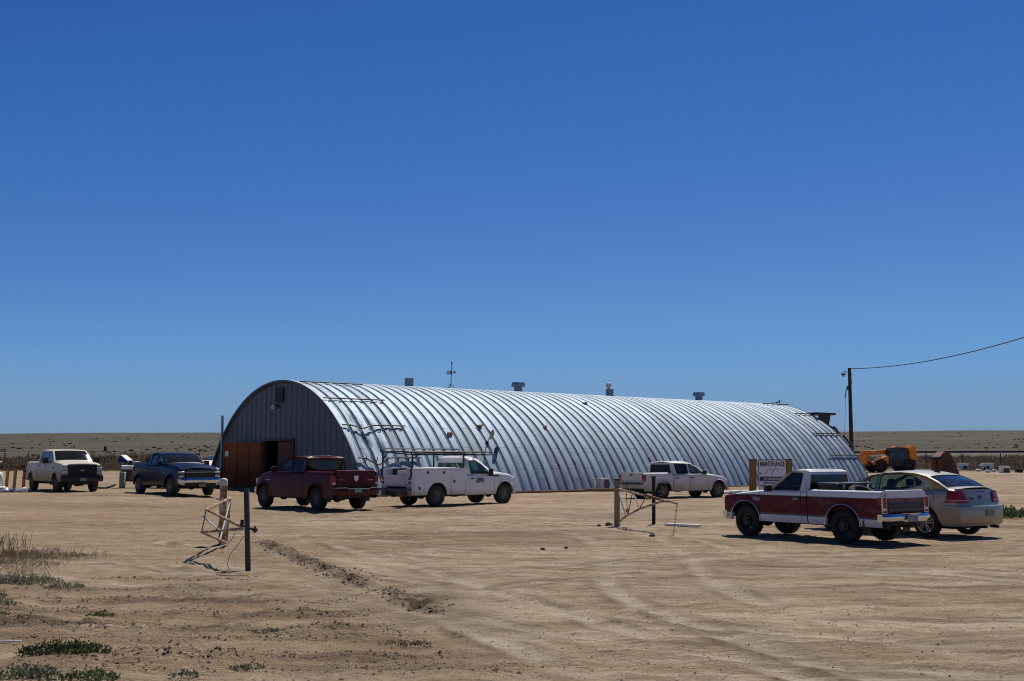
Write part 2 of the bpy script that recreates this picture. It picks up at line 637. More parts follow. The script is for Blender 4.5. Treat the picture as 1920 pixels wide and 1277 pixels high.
def path_dist(P, x, y):
    """signed distance to a polyline (positive on its right)"""
    d = np.full(x.shape, 99.0); sgn = np.ones(x.shape)
    for (ax, ay), (bx, by) in zip(P[:-1], P[1:]):
        dx, dy = bx - ax, by - ay
        t = np.clip(((x - ax) * dx + (y - ay) * dy) / (dx * dx + dy * dy), 0, 1)
        q = np.hypot(x - ax - t * dx, y - ay - t * dy)
        m = q < d
        d = np.where(m, q, d); sgn = np.where(m, np.sign((x - ax) * dy - (y - ay) * dx), sgn)
    return d * sgn


def smoothpath(P):
    Q = []
    for i in range(len(P) - 1):
        a, b_, c_, e = P[max(0, i - 1)], P[i], P[i + 1], P[min(len(P) - 1, i + 2)]
        for k in range(4):
            q = k / 4
            Q.append(tuple(.5 * (2 * b_[j] + (c_[j] - a[j]) * q + (2 * a[j] - 5 * b_[j] + 4 * c_[j] - e[j]) * q * q + (3 * b_[j] - a[j] - 3 * c_[j] + e[j]) * q ** 3) for j in (0, 1)))
    return Q + [P[-1]]


def path_fields(x, y):
    """pale pressed strip, darker crumbled shoulders and the pressed depth of every wheel path"""
    pk = np.zeros(x.shape); sh = np.zeros(x.shape); z = np.zeros(x.shape)
    near = (y < 52) & (y > 6) & (np.abs(x) < 30)
    xx, yy = x[near], y[near]
    a, b_, c_ = np.zeros(xx.shape), np.zeros(xx.shape), np.zeros(xx.shape)
    for i, P in enumerate(PATHS):
        d0 = path_dist(smoothpath(P), xx, yy) + .08 * vnoise(xx, yy, .6, 70 + i)
        for off in (-.78, .78):
            q = d0 - off
            g = np.clip(.62 + .7 * vnoise(xx, yy, .45, 80 + i), .12, 1)
            a = np.maximum(a, g * np.exp(-(q / .17) ** 2))
            b_ = np.maximum(b_, g * np.exp(-((np.abs(q) - .25) / .085) ** 2) * np.clip(.45 + .9 * vnoise(xx, yy, 1.3, 90 + i), 0, 1))
            c_ += g * (-.015 * np.exp(-(q / .15) ** 2) + .014 * np.exp(-((np.abs(q) - .25) / .08) ** 2) * (1 + .8 * vnoise(xx, yy, 5, 95)))
    pk[near], sh[near], z[near] = a, b_, c_
    return pk, sh, z


def packed(x, y):
    """pale wheel-polished strips"""
    d = np.zeros(x.shape)
    for k, (cx, cy, R) in enumerate(TRACKS):
        q = np.hypot(x - cx, y - cy) - R + .25 * vnoise(x, y, .25, 20 + k)
        d = np.maximum(d, np.exp(-(q / .17) ** 2) * np.clip(.45 + .9 * vnoise(x, y, .35, 50 + k), 0, 1))
    for (ox, wv, a) in ((.75, .20, 1.0), (1.35, .30, .7), (2.6, .35, .6)):
        bd = berm_dist(x - ox, y - .1 * ox)
        d = np.maximum(d, a * np.exp(-(bd / wv) ** 2) * np.clip(.55 + .9 * vnoise(x, y, .8, 60), 0, 1))
    return np.clip(d, 0, 1)


def axis_pts(segs):
    out = []
    for a, b, st in segs:
        out += list(np.arange(a, b, st))
    return np.array(out + [segs[-1][1]])


def geo(a, b, n):
    return list(a * (b / a) ** (np.arange(1, n + 1) / n))


xs = np.array(sorted([-v for v in geo(16, 3200, 46)] + list(np.arange(-16, -9, .25)) + list(np.arange(-9, 3, .075)) + list(np.arange(3, 16.01, .16)) + geo(16.2, 3200, 46)))
ys = np.concatenate([np.array([-300, -120, -60, -30, -12, -4, 0, 3, 5, 6.5]), np.arange(7.5, 18, .065), np.arange(18, 28, .11), np.arange(28, 60, .3), np.array(geo(60, 4200, 90))])
GX, GY = np.meshgrid(xs, ys)
PK, SH, PZ = path_fields(GX, GY)
GZ = tz_arr(GX, GY) + ground_detail(GX, GY) + PZ
nr, nc = GX.shape
verts = np.stack([GX, GY, GZ], -1).reshape(-1, 3)
idx = np.arange(nr * nc).reshape(nr, nc)
quads = np.stack([idx[:-1, :-1], idx[:-1, 1:], idx[1:, 1:], idx[1:, :-1]], -1).reshape(-1, 4)
me = bpy.data.meshes.new("ground")
me.vertices.add(len(verts)); me.vertices.foreach_set("co", verts.ravel())
me.loops.add(quads.size); me.loops.foreach_set("vertex_index", quads.ravel().astype(np.int32))
me.polygons.add(len(quads))
me.polygons.foreach_set("loop_start", np.arange(0, quads.size, 4, dtype=np.int32))
me.polygons.foreach_set("use_smooth", np.ones(len(quads), dtype=bool))
at_ = me.attributes.new('churn_and_shade', 'FLOAT', 'POINT')
at_.data.foreach_set('value', np.maximum(churn_and_shade(GX, GY), SH * .8).ravel().astype(np.float32))
at2_ = me.attributes.new('packed', 'FLOAT', 'POINT')
at2_.data.foreach_set('value', np.maximum(packed(GX, GY) * .6, PK * .8).ravel().astype(np.float32))
me.update(); me.validate()

m, t, b = newmat('sandy_ground')
pos = t.nodes.new("ShaderNodeNewGeometry").outputs['Position']
sep = t.nodes.new("ShaderNodeSeparateXYZ"); t.links.new(pos, sep.inputs[0])
n_big = noise(t, scaled(t, pos, (.10, .22, .1)), 1.0, 5, .6, .4)
n_mid = noise(t, scaled(t, pos, (.55, 1.5, 1), rot=(0, 0, .18)), 1.0, 6, .65, .6)
n_fine = noise(t, pos, 9.0, 6, .7)
n_grit = noise(t, pos, 38.0, 3, .7)
SAND = [(.35, (.130, .085, .049)), (.43, (.280, .194, .118)), (.51, (.400, .292, .190)), (.60, (.585, .455, .325))]
n_clod = noise(t, scaled(t, pos, (2.2, 4.0, 1)), 1.0, 6, .72, .8)
mixn = mth(t, 'ADD', mth(t, 'MULTIPLY', n_big, .32), mth(t, 'ADD', mth(t, 'MULTIPLY', n_mid, .34), mth(t, 'ADD', mth(t, 'MULTIPLY', n_fine, .20), mth(t, 'MULTIPLY', n_clod, .30))))
mixn = mth(t, 'SUBTRACT', mixn, .08)
sand = ramp(t, mixn, SAND)
# wheel-polished pale streaks
st_ = noise(t, scaled(t, pos, (.16, 2.2, 1), rot=(0, 0, -.12)), 1.0, 5, .6, .3)
sand = mixc(t, ramp(t, st_, [(.54, (0, 0, 0)), (.64, (.7, .7, .7))]), sand, (.54, .44, .32))
st2 = noise(t, scaled(t, pos, (.2, 1.7, 1), rot=(0, 0, .3), loc=(3, 8, 0)), 1.0, 5, .65, .5)
sand = mixc(t, ramp(t, st2, [(.54, (0, 0, 0)), (.68, (.75, .75, .75))]), sand, (.165, .113, .066))
grit = ramp(t, n_grit, [(.34, (.30, .28, .26)), (.455, (1, 1, 1)), (.7, (1, 1, 1)), (.8, (1.15, 1.13, 1.1))])
sand = mixc(t, 1.0, sand, grit, 'MULTIPLY')
att = t.nodes.new("ShaderNodeAttribute"); att.attribute_name = 'churn_and_shade'
dm = mth(t, 'MULTIPLY', att.outputs['Fac'], mth(t, 'MULTIPLY', mth(t, 'SUBTRACT', mth(t, 'ADD', mth(t, 'MULTIPLY', n_clod, .6), mth(t, 'MULTIPLY', n_fine, .45)), .30), 4.2), clamp=True)
soil = mixc(t, n_grit, (.055, .036, .022), (.17, .115, .068))  # dark churned soil, its tone also carrying the painted shadow of the ruts
# loose redder sand to the left of the road edge
lf = mth(t, 'ADD', sep.outputs[0], mth(t, 'MULTIPLY', sep.outputs[1], .24))
lf = mth(t, 'ADD', lf, mth(t, 'MULTIPLY', n_big, 1.6))
mr = t.nodes.new("ShaderNodeMapRange"); mr.inputs[1].default_value = 3.4; mr.inputs[2].default_value = 2.0; t.links.new(lf, mr.inputs[0])
sand = mixc(t, mth(t, 'MULTIPLY', mr.outputs[0], .5), sand, mixc(t, n_fine, (.245, .168, .095), (.37, .270, .168)))
att2 = t.nodes.new("ShaderNodeAttribute"); att2.attribute_name = 'packed'
sand = mixc(t, mth(t, 'MULTIPLY', att2.outputs['Fac'], mth(t, 'MULTIPLY', mth(t, 'SUBTRACT', n_mid, .25), 2.2), clamp=True), sand, (.60, .50, .37))
sand = mixc(t, dm, sand, soil)
# prairie beyond the yard
pn = noise(t, scaled(t, pos, (.012, .03, 1)), 1.0, 6, .65)
pn2 = noise(t, scaled(t, pos, (.12, .3, 1)), 1.0, 5, .7)
pr = ramp(t, mth(t, 'ADD', mth(t, 'MULTIPLY', pn, .55), mth(t, 'MULTIPLY', pn2, .5)), [(.36, (.046, .040, .027)), (.5, (.080, .070, .047)), (.66, (.135, .117, .080))])
pr = mixc(t, 1.0, pr, ramp(t, noise(t, scaled(t, pos, (.0035, .016, 1), loc=(5, 2, 0)), 1.0, 4, .6), [(.36, (.72, .72, .70)), (.5, (1, 1, 1)), (.64, (1.22, 1.2, 1.12))]), 'MULTIPLY')
ed = mth(t, 'ADD', sep.outputs[1], mth(t, 'MULTIPLY', mth(t, 'SUBTRACT', n_big, .5), 30.0))
mr2 = t.nodes.new("ShaderNodeMapRange"); mr2.inputs[1].default_value = 104; mr2.inputs[2].default_value = 118; t.links.new(ed, mr2.inputs[0])
colr = mixc(t, mr2.outputs[0], sand, pr)
t.links.new(colr, b.inputs['Base Color'])
b.inputs['Roughness'].default_value = .95
b.inputs['Specular IOR Level'].default_value = .15
hgt = mth(t, 'ADD', mth(t, 'MULTIPLY', n_fine, .8), mth(t, 'ADD', mth(t, 'MULTIPLY', n_grit, .35), mth(t, 'MULTIPLY', n_clod, 1.2)))
bump(t, b, hgt, .75, .11)
me.materials.append(m)
ground = bpy.data.objects.new("ground", me)
COL.objects.link(ground)
ground['kind'] = 'structure'

# ------------------------------------------------------------------ arched steel building
BA = radians(90 - 51.197)             # heading of the long axis
BX, BY, BR, BCZ, BL = -12.62, 59.02, 9.98, -3.974, 41.6
PITCH = .61
bld = empty('arched_building', (BX, BY, 0), BA)
tag(bld, 'long arched building of ribbed galvanised steel with a grey end wall', 'building')


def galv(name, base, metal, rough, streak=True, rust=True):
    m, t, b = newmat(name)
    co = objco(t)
    sep = t.nodes.new("ShaderNodeSeparateXYZ"); t.links.new(co, sep.inputs[0])
    n1 = noise(t, co, 3.0, 5, .65)
    n2 = noise(t, scaled(t, co, (5, .5, .5)), 1.0, 4, .6)
    # every roof panel has weathered a little differently
    pid = mth(t, 'FLOOR', mth(t, 'DIVIDE', sep.outputs[0], PITCH))
    wn = t.nodes.new("ShaderNodeTexWhiteNoise"); wn.noise_dimensions = '1D'
    t.links.new(pid, wn.inputs['W'])
    v = mth(t, 'ADD', mth(t, 'MULTIPLY', n1, .45), mth(t, 'ADD', mth(t, 'MULTIPLY', n2, .30), mth(t, 'MULTIPLY', wn.outputs[0], .34)))
    c = ramp(t, v, [(.25, tuple(x * .62 for x in base)), (.5, base), (.8, tuple(min(1, x * 1.30) for x in base))])
    if rust:
        # arc length over the roof, for lap joints and dark streaks painted in as rib shadows
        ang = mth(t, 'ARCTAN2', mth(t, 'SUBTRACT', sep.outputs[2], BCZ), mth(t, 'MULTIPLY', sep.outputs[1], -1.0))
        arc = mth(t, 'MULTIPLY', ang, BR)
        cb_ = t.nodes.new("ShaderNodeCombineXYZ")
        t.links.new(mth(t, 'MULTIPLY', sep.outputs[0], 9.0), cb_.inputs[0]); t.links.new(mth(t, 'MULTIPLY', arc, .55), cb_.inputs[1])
        rib_shade = noise(t, cb_.outputs[0], 1.0, 4, .6)
        c = mixc(t, 1.0, c, ramp(t, rib_shade, [(.34, (.55, .55, .57)), (.46, (1, 1, 1)), (.60, (1, 1, 1)), (.72, (1.15, 1.15, 1.13))]), 'MULTIPLY')
        fr_ = mth(t, 'FRACT', mth(t, 'ADD', mth(t, 'DIVIDE', arc, 2.75), mth(t, 'MULTIPLY', mth(t, 'MODULO', pid, 2.0), .5)))
        lap = mth(t, 'LESS_THAN', fr_, .012)
        c = mixc(t, mth(t, 'MULTIPLY', lap, .55), c, (.06, .07, .09))
        # bolt heads in rows along the crest edges
        bs = mth(t, 'FRACT', mth(t, 'DIVIDE', sep.outputs[0], PITCH))
        bf = mth(t, 'FRACT', mth(t, 'DIVIDE', arc, .30))
        bm = mth(t, 'MULTIPLY', mth(t, 'LESS_THAN', mth(t, 'ABSOLUTE', mth(t, 'SUBTRACT', bs, .60)), .045), mth(t, 'LESS_THAN', bf, .13))
        c = mixc(t, mth(t, 'MULTIPLY', bm, .45), c, (.08, .08, .10))
    if rust:
        rn = noise(t, scaled(t, co, (3.2, .9, .9)), 1.0, 3, .5)
        f = ramp(t, rn, [(.705, (0, 0, 0)), (.72, (.85, .85, .85))])
        c = mixc(t, f, c, (.20, .085, .055))
        lo = t.nodes.new("ShaderNodeMapRange"); lo.inputs[1].default_value = .45; lo.inputs[2].default_value = .02
        t.links.new(mth(t, 'ADD', sep.outputs[2], mth(t, 'MULTIPLY', n1, .5)), lo.inputs[0])
        c = mixc(t, lo.outputs[0], c, (.17, .09, .055))
    t.links.new(c, b.inputs['Base Color'])
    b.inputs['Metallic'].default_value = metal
    t.links.new(mth(t, 'ADD', rough - .1, mth(t, 'MULTIPLY', n1, .2)), b.inputs['Roughness'])
    bump(t, b, n1, .12, .02)
    return m


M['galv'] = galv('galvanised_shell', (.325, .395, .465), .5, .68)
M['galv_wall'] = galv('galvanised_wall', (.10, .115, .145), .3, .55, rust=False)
M['galv_plain'] = simple('galvanised_duct', (.25, .28, .32), .5, .5)
M['dark_steel'] = simple('dark_steel', (.035, .035, .04), .6, .3)
M['rust'] = simple('rusty_steel', (.20, .085, .045), .85, .1, var=.5, scale=9)
M['wood_leaf'] = simple('orange_plywood', (.22, .056, .006), .8, var=.35, scale=3)
M['red_door'] = simple('dark_red_door', (.10, .022, .02), .7, var=.3)
M['white'] = simple('white_enamel', (.78, .78, .76), .45, var=.08)
M['offwhite'] = simple('weathered_white', (.60, .59, .55), .6, var=.2)
M['wood'] = simple('weathered_timber', (.27, .15, .065), .85, var=.4, scale=11, bmp=.4)
M['pole_wood'] = simple('creosoted_pole', (.062, .045, .036), .9, var=.35, scale=8)
M['wire'] = simple('cable', (.03, .035, .045), .6)

mb = MB()
prof = [(0.0, 0.0), (.05, .010), (.13, .016), (.21, .019), (.29, .016), (.37, .009), (.42, -.002), (.434, -.070), (.465, -.085), (.478, -.015), (.496, -.015), (.509, -.085), (.555, -.078), (.592, -.016)]
npan = int(BL / PITCH)
th0 = math.asin((-.35 - BCZ) / BR)
NA = 84
ths = [th0 + (pi - 2 * th0) * k / NA for k in range(NA + 1)]
rows = []
dr = random.Random(5)
for p in range(npan + 1):
    for (ds, off) in (prof if p < npan else [(0.0, 0.0)]):
        s = p * PITCH + ds
        row = []
        for th in ths:
            u = cos(th) * BR
            o = off
            # the first bays were hit: buckled metal low on the near corner
            if s < 3.0 and u > 0:
                zz = sin(th) * BR + BCZ
                g = math.exp(-((s - 1.15) / .8) ** 2) * math.exp(-((zz - 2.5) / 1.35) ** 2)
                o += g * (-.16 + .10 * mnoise.noise(Vector((s * 2.6, zz * 1.7, 0))) + .05 * mnoise.noise(Vector((s * 7, zz * 4, 3))))
                g2 = math.exp(-((s - .9) / .5) ** 2) * math.exp(-((zz - 3.6) / .7) ** 2)
                o += g2 * .08 * mnoise.noise(Vector((s * 5, zz * 5, 9)))
            else:
                o += .006 * mnoise.noise(Vector((s * 1.3, th * 6, 1)))
            r = BR + o
            row.append((s, -cos(th) * r, sin(th) * r + BCZ))
        rows.append(row)
mb.grid(rows)
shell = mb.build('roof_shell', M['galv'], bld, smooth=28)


def wall_mesh(s, sign, door=None):
    mb = MB()
    us = []
    k = -16
    while k <= 16:
        c0 = k * .6
        us += [(c0 - .085, 0), (c0 - .05, .045), (c0 + .05, .045), (c0 + .085, 0)]
        k += 1
    if door:
        us += [(door[0], 0), (door[0] + 1e-3, 0), (door[1] - 1e-3, 0), (door[1], 0)]
    us = sorted(q for q in us if abs(q[0]) < 9.1)
    us = [(-9.12, 0)] + us + [(9.12, 0)]

    def top(u):
        return max(-.2, sqrt(max(0, (BR - .14) ** 2 - u * u)) + BCZ)
    for (u0, h0), (u1, h1) in zip(us[:-1], us[1:]):
        um = (u0 + u1) / 2
        zb = door[2] if (door and door[0] < um < door[1]) else -.3
        if top(u0) <= zb + .01 and top(u1) <= zb + .01: continue
        mb.add([(s - sign * h0, -u0, zb), (s - sign * h1, -u1, zb), (s - sign * h1, -u1, top(u1)), (s - sign * h0, -u0, top(u0))], [(0, 1, 2, 3)])
    return mb


DOOR = (-1.58, 1.65, 2.75)
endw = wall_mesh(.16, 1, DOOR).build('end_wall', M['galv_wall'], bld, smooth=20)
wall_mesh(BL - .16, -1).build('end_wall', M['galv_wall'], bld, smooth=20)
# rim angle that closes the arch over the end wall
mb = MB()
rim = []
for th in ths:
    for_r = [(BR + .02, -.03), (BR + .02, .02), (BR - .10, .02), (BR - .10, -.03)]
    rim.append([(s_, -cos(th) * r_, sin(th) * r_ + BCZ) for (r_, s_) in for_r] + [(-.03, -cos(th) * (BR + .02), sin(th) * (BR + .02) + BCZ)])
mb.grid(rim)
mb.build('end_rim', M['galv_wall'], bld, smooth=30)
# footing strip along both long sides
mb = MB()
for sg in (1, -1):
    ub = sqrt(BR ** 2 - (-BCZ + .02) ** 2)
    mb.box((BL / 2, sg * (ub - .02), -.04), (BL, .34, .32))
mb.build('footing', simple('dirty_footing', (.20, .12, .075), .95, var=.4, scale=4, bmp=.3), bld, smooth=0, bevel=.03)
# doorway: frame, two leaves, dark gap
mb = MB()
mb.box((.10, -DOOR[0] + .06, 1.3), (.16, .12, 2.9)); mb.box((.10, -DOOR[1] - .06, 1.3), (.16, .12, 2.9)); mb.box((.10, -(DOOR[0] + DOOR[1]) / 2, DOOR[2] + .06), (.16, DOOR[1] - DOOR[0] + .24, .12))
mb.build('door_frame', M['red_door'], bld, smooth=0, bevel=.01)
leaf = MB()
leaf.box((0, 1.6, 1.36), (.05, 3.2, 2.66))
leaf_o = leaf.build('door', M['wood_leaf'], bld, smooth=0, bevel=.008)
leaf_o['label'] = 'orange brown plywood door leaf swung wide open'
leaf_o.location = (-.05, -DOOR[0] + .1, .02)
leaf_o.rotation_euler = (0, 0, radians(15))
fr = MB()
for yy in (.08, 1.1, 2.1, 3.12): fr.box((-.045, yy, 1.36), (.036, .10, 2.62))
for zz in (.12, 1.0, 1.85, 2.62): fr.box((-.062, 1.6, zz), (.03, 3.1, .10))
fr.build('door_batten', simple('door_batten_wood', (.20, .052, .006), .8, var=.3), leaf_o, smooth=0, bevel=.006)
nb = MB(); nb.box((-.082, 2.86, 2.06), (.01, .30, .30)); nt_o = nb.build('notice', M['offwhite'], leaf_o, smooth=0)
rl = MB(); rl.box((.22, -(DOOR[1] - .98), 1.36), (.05, 1.92, 2.70))
for zz in (.5, 1.4, 2.3): rl.box((.185, -(DOOR[1] - .98), zz), (.02, 1.9, .07))
rdo = rl.build('door', M['red_door'], bld, smooth=0, bevel=.006)
rdo['label'] = 'dark red door leaf closed in the doorway'
# louvre and lamp high on the end wall
mb = MB(); mb.box((.10, .05, 5.22), (.10, .88, .78))
lv = mb.build('wall_vent', M['black'], bld, smooth=0, bevel=.01)
mb = MB()
for k in range(7): mb.box((.035, .05, 4.93 + k * .1), (.05, .80, .015), 0, Matrix.Rotation(radians(35), 3, 'Y'))
mb.build('louvre', M['dark_steel'], lv, smooth=0)
mb = MB(); mb.box((.08, .2, 4.62), (.09, .12, .22)); mb.tube([(.05, .2, 4.68), (-.16, .2, 4.74)], .03)
lm = mb.build('wall_lamp', M['dark_steel'], bld)
mb = MB(); mb.lathe([(.02, .14), (.10, .05), (.13, -.06), (.10, -.13), (0.001, -.15)], 16, 'z', (-.18, .2, 4.60))
mb.build('lamp_shade', simple('lamp_globe', (.70, .66, .50), .4, var=.1), lm)
# vent stack with an elbow beside the door
mb = MB()
mb.tube([(-.28, 6.42, 1.3), (-.28, 6.45, 4.30)], .075, 12); mb.tube([(-.28, 6.42, -.1), (-.28, 6.42, 1.32)], .10, 12)
mb.tube([(-.28, 6.45, 1.28), (-.34, 6.72, 1.06), (-.36, 7.0, .82), (-.36, 7.04, .3)], .06, 10)
mb.box((-.12, 6.44, 2.2), (.36, .1, .05)); mb.box((-.12, 6.44, 3.1), (.36, .1, .05))
mb.build('vent_pipe', M['galv_plain'], bld)


def on_shell(s, ang, off=0.0):
    a = radians(ang)
    return Vector((s, -cos(a) * (BR + off), sin(a) * (BR + off) + BCZ))


# pipe rails held by hooks, four at either end
def rail(s0, s1, ang, bent=False, drop=False):
    mb = MB()
    pts = []
    n = 24
    for k in range(n + 1):
        s = s0 + (s1 - s0) * k / n
        off = .10
        a = ang
        if bent:
            g = math.exp(-((s - 1.15) / .42) ** 2)
            off -= .04 * g; a -= (1.1 if not drop else 2.2) * g
        pts.append(on_shell(s, a, off))
    mb.tube(pts, .035, 7)
    k = 0
    s = s0 + .45
    while s < s1 + .05:
        b_ = []
        for j in range(5):
            q = j / 4
            b_.append(on_shell(s - .26 * q ** 1.6, ang - 1.5 * sin(q * pi / 2), .10 * (1 - q) + .03))
        mb.tube(b_, .022, 6)
        s += PITCH
    return mb.build('pipe_rail', M['dark_steel'], bld)


rail(.05, 3.85, 76.7); rail(.05, 3.7, 61.3)
rail(.05, 3.72, 47.6, True); r4 = rail(.12, 3.72, 35.3, True, True)
for a_, s0_, s1_ in ((78.0, 38.5, 41.55), (64.2, 39.3, 41.6), (48.7, 38.15, 41.6), (36.7, 38.05, 41.6)):
    rail(s0_, s1_, a_)


def roof_vent(s, hood, cap=False, wd=.38):
    base = BR + BCZ - .12
    mb = MB()
    u = .25
    h = .62 if not hood else .46
    mb.box((s, -u, base + h / 2), (wd, wd, h))
    o = mb.build('roof_vent', M['galv_plain'], bld, smooth=0, bevel=.015)
    if hood:
        h2 = MB()
        z = base + h
        h2.prism([(-.31, z - .02), (.31, z - .02), (.31, z + .14), (.26, z + .27), (-.26, z + .27), (-.31, z + .14)], -u - .31, -u + .31, 0, 'xz')
        h2.v = [(p[0] + s, p[1], p[2]) for p in h2.v]
        h2.build('hood', simple('hood_sheet', (.20, .30, .40), .45, .5), o, smooth=0, bevel=.015)
    if cap:
        tb = MB()
        z = base + h
        tb.lathe([(.10, 0), (.10, .08), (.16, .12), (.20, .22), (.18, .33), (.12, .41), (.001, .44)], 20, 'z', (s - .1, -u, z))
        for k in range(14):
            a = 2 * pi * k / 14
            tb.bar((s - .1 + .16 * cos(a), -u + .16 * sin(a), z + .11), (s - .1 + .19 * cos(a + .25), -u + .19 * sin(a + .25), z + .33), .02, .012)
        tb.build('turbine', M['offwhite'], o, smooth=45)
    return o


roof_vent(8.25, False, wd=.38); roof_vent(16.5, True); roof_vent(24.5, False, True); roof_vent(33.5, True)

# weather mast on its tripod on the ridge
ms = bld.matrix_basis @ Vector((0, 0, 0))
Rb = Matrix.Rotation(BA, 3, 'Z')


def bw(s, u, z):
    v = Rb @ Vector((s, -u, z))
    return Vector((v[0] + BX, v[1] + BY, z))


p = bw(11.05, .55, BR + BCZ)
mast = empty('weather_mast', p, 0)
tag(mast, 'thin weather mast with sensor boxes on a tripod on the roof ridge', 'antenna mast')
mb = MB(); mb.tube([(0, 0, .26), (.02, 0, .9), (.05, 0, 1.42)], .022, 8); mb.tube([(.05, 0, 1.42), (.055, 0, 1.60)], .036, 8)
mb.build('pole', M['dark_steel'], mast)
for k in range(3):
    a = 2 * pi * k / 3 + .35
    mb = MB(); mb.tube([(0, 0, .30), (.24 * cos(a), .24 * sin(a), -.03)], .02, 6); mb.build('leg', M['dark_steel'], mast)
mb = MB(); mb.box((-.14, -.05, .92), (.24, .18, .20)); mb.box((-.12, -.05, 1.035), (.20, .16, .02)); mb.box((.02, -.03, .93), (.07, .1, .22), 1)
mb.build('sensor_box', [M['offwhite'], M['dark_steel']], mast, smooth=0, bevel=.02)
mb = MB(); mb.tube([(.02, 0, .94), (.2, 0, .97)], .012, 6); mb.ball((.22, 0, .96), (.09, .08, .08), 10)
mb.build('rain_gauge', simple('gauge_grey', (.30, .27, .28), .6), mast)

# satellite dish on its arm, and the loose reflector below it
q = on_shell(8.45, 41.2, .02)
dish = empty('satellite_dish', bw(q[0], -q[1], q[2]), 0)
tag(dish, 'small grey satellite dish on a bent arm on the ribbed roof', 'satellite dish')
mb = MB(); mb.box((0, 0, 0), (.16, .05, .22)); mb.tube([(0, -.03, 0), (.03, -.20, .10), (.12, -.30, .26), (.19, -.30, .44), (.17, -.30, .58), (.10, -.30, .68)], .026, 8)
mb.build('arm', M['dark_steel'], dish)
mb = MB(); mb.lathe([(.001, .05), (.10, .04), (.19, .01), (.25, -.03), (.25, -.04), (.19, -.005), (.001, .025)], 24, 'x')
ds = mb.build('reflector', simple('dish_grey', (.30, .32, .36), .5), dish, smooth=50)
ds.location = (.29, -.36, .46); ds.rotation_euler = (0, radians(14), radians(-22)); ds.scale = (1, 1, 1.1)
mb = MB(); mb.tube([(.20, -.3, .44), (.27, -.35, .45)], .03, 8); mb.build('bracket', M['dark_steel'], dish)
q = on_shell(8.7, 37.6, .13)
mb = MB()
for k in range(1):
    mb.lathe([(.001, .06), (.10, .05), (.19, .015), (.25, -.03), (.25, -.045), (.19, 0), (.001, .04)], 24, 'x')
o = mb.build('loose_dish', simple('dish_blue', (.030, .05, .12), .5), None, smooth=50)
o.location = bw(q[0], -q[1], q[2]); o.rotation_euler = (0, radians(20), radians(-70)); o.scale = (1, .5, 1.05)
tag(o, 'dark blue dish lying against the roof ribs below the satellite dish', 'satellite dish')

for (s, ang, sz, ml, nm, lb) in ((6.3, 44.8, (.24, .20), M['wood'], 'junction_box', 'square tan junction box low on the ribbed roof above the white service truck'),
                                 (8.6, 48.5, (.20, .13), M['rust'], 'pipe_bracket', 'broken rusty bracket on the roof beside the satellite dish'),
                                 (13.3, 48.9, (.17, .13), M['wood'], 'roof_patch', 'small brown patch plate halfway up the ribbed roof'),
                                 (18.7, 66.0, (.30, .18), M['dark_steel'], 'junction_box', 'small dark cap high on the roof between the hooded vents')):
    q = on_shell(s, ang, .05)
    mb = MB(); mb.box((0, 0, 0), (sz[0], sz[1], .10)); mb.box((.05, .03, .06), (sz[0] * .5, sz[1] * .5, .06))
    if nm == 'pipe_bracket': mb.bar((-.22, .05, .04), (.1, -.1, .1), .06, .05); mb.bar((.1, .0, .0), (.24, .08, .1), .05, .05)
    o = mb.build(nm, ml, None, smooth=0, bevel=.01)
    o.matrix_world = Matrix.Translation(bw(q[0], -q[1], q[2])) @ (Matrix.Rotation(BA, 4, 'Z') @ Matrix.Rotation(radians(90 - ang), 4, 'X'))
    tag(o, lb, 'roof fitting')

# canopy over the far gable and a bent antenna
mb = MB()
mb.box((42.35, -4.2, 5.13), (2.3, 1.5, .16)); mb.prism([(41.55, 5.05), (43.0, 5.05), (42.7, 4.2), (41.6, 4.0)], -4.85, -4.75)
mb.prism([(41.55, 4.25), (42.0, 4.1), (42.25, 3.7), (41.9, 3.45)], -5.75, -5.6)
for a_, d_, w_ in ((52.0, .02, .5), (46.5, .05, .34), (43.0, .03, .55)):
    p_ = on_shell(41.75, a_, d_)
    mb.box(p_, (.5, .12, w_), 0, Matrix.Rotation(radians(a_ - 90), 3, 'X') @ Matrix.Rotation(radians(20), 3, 'Z'))
mb.build('gable_canopy', M['dark_steel'], bld, smooth=0, bevel=.01)
q = bw(40.6, 2.0, 5.72)
mb = MB(); mb.tube([(.06, 0, 0), (0, 0, .5)], .035, 8); mb.tube([(0, 0, .42), (-.3, .1, .28), (-.62, .2, .28)], .025, 7); mb.tube([(-.12, .04, .34), (-.2, .07, .24)], .05, 7)
mb.tube([(.02, 0, .5), (.9, -.3, .14), (1.9, -.7, -.55)], .006, 4)
o = mb.build('roof_antenna', M['dark_steel']); o.location = q
tag(o, 'bent antenna stub with a guy wire at the far end of the roof', 'antenna')

# air conditioner on its sleeper beside the wall
ac = empty('air_conditioner', (5.06, 61.4, tz(5.1, 61.4)), BA + radians(8))
tag(ac, 'beige outdoor air conditioner unit standing against the ribbed wall', 'air conditioner')
mb = MB(); mb.box((0, 0, .40), (.80, .34, .62)); mb.build('casing', simple('ac_casing', (.50, .49, .44), .5, var=.1), ac, smooth=0, bevel=.02)
mb = MB(); mb.lathe([(.25, 0), (.27, -.02), (.29, 0)], 24, 'y', (.14, -.175, .40)); mb.lathe([(.001, .0), (.25, .0)], 24, 'y', (.14, -.173, .40), 1)
for k in range(8): mb.tube([(.14, -.19, .40), (.14 + .26 * cos(k * pi / 4), -.19, .40 + .26 * sin(k * pi / 4))], .006, 4)
for r_ in (.09, .17): mb.tube([(.14 + r_ * cos(a * pi / 10), -.19, .40 + r_ * sin(a * pi / 10)) for a in range(20)], .006, 4, closed=True)
mb.build('fan_grille', [M['galv_plain'], M['black']], ac)
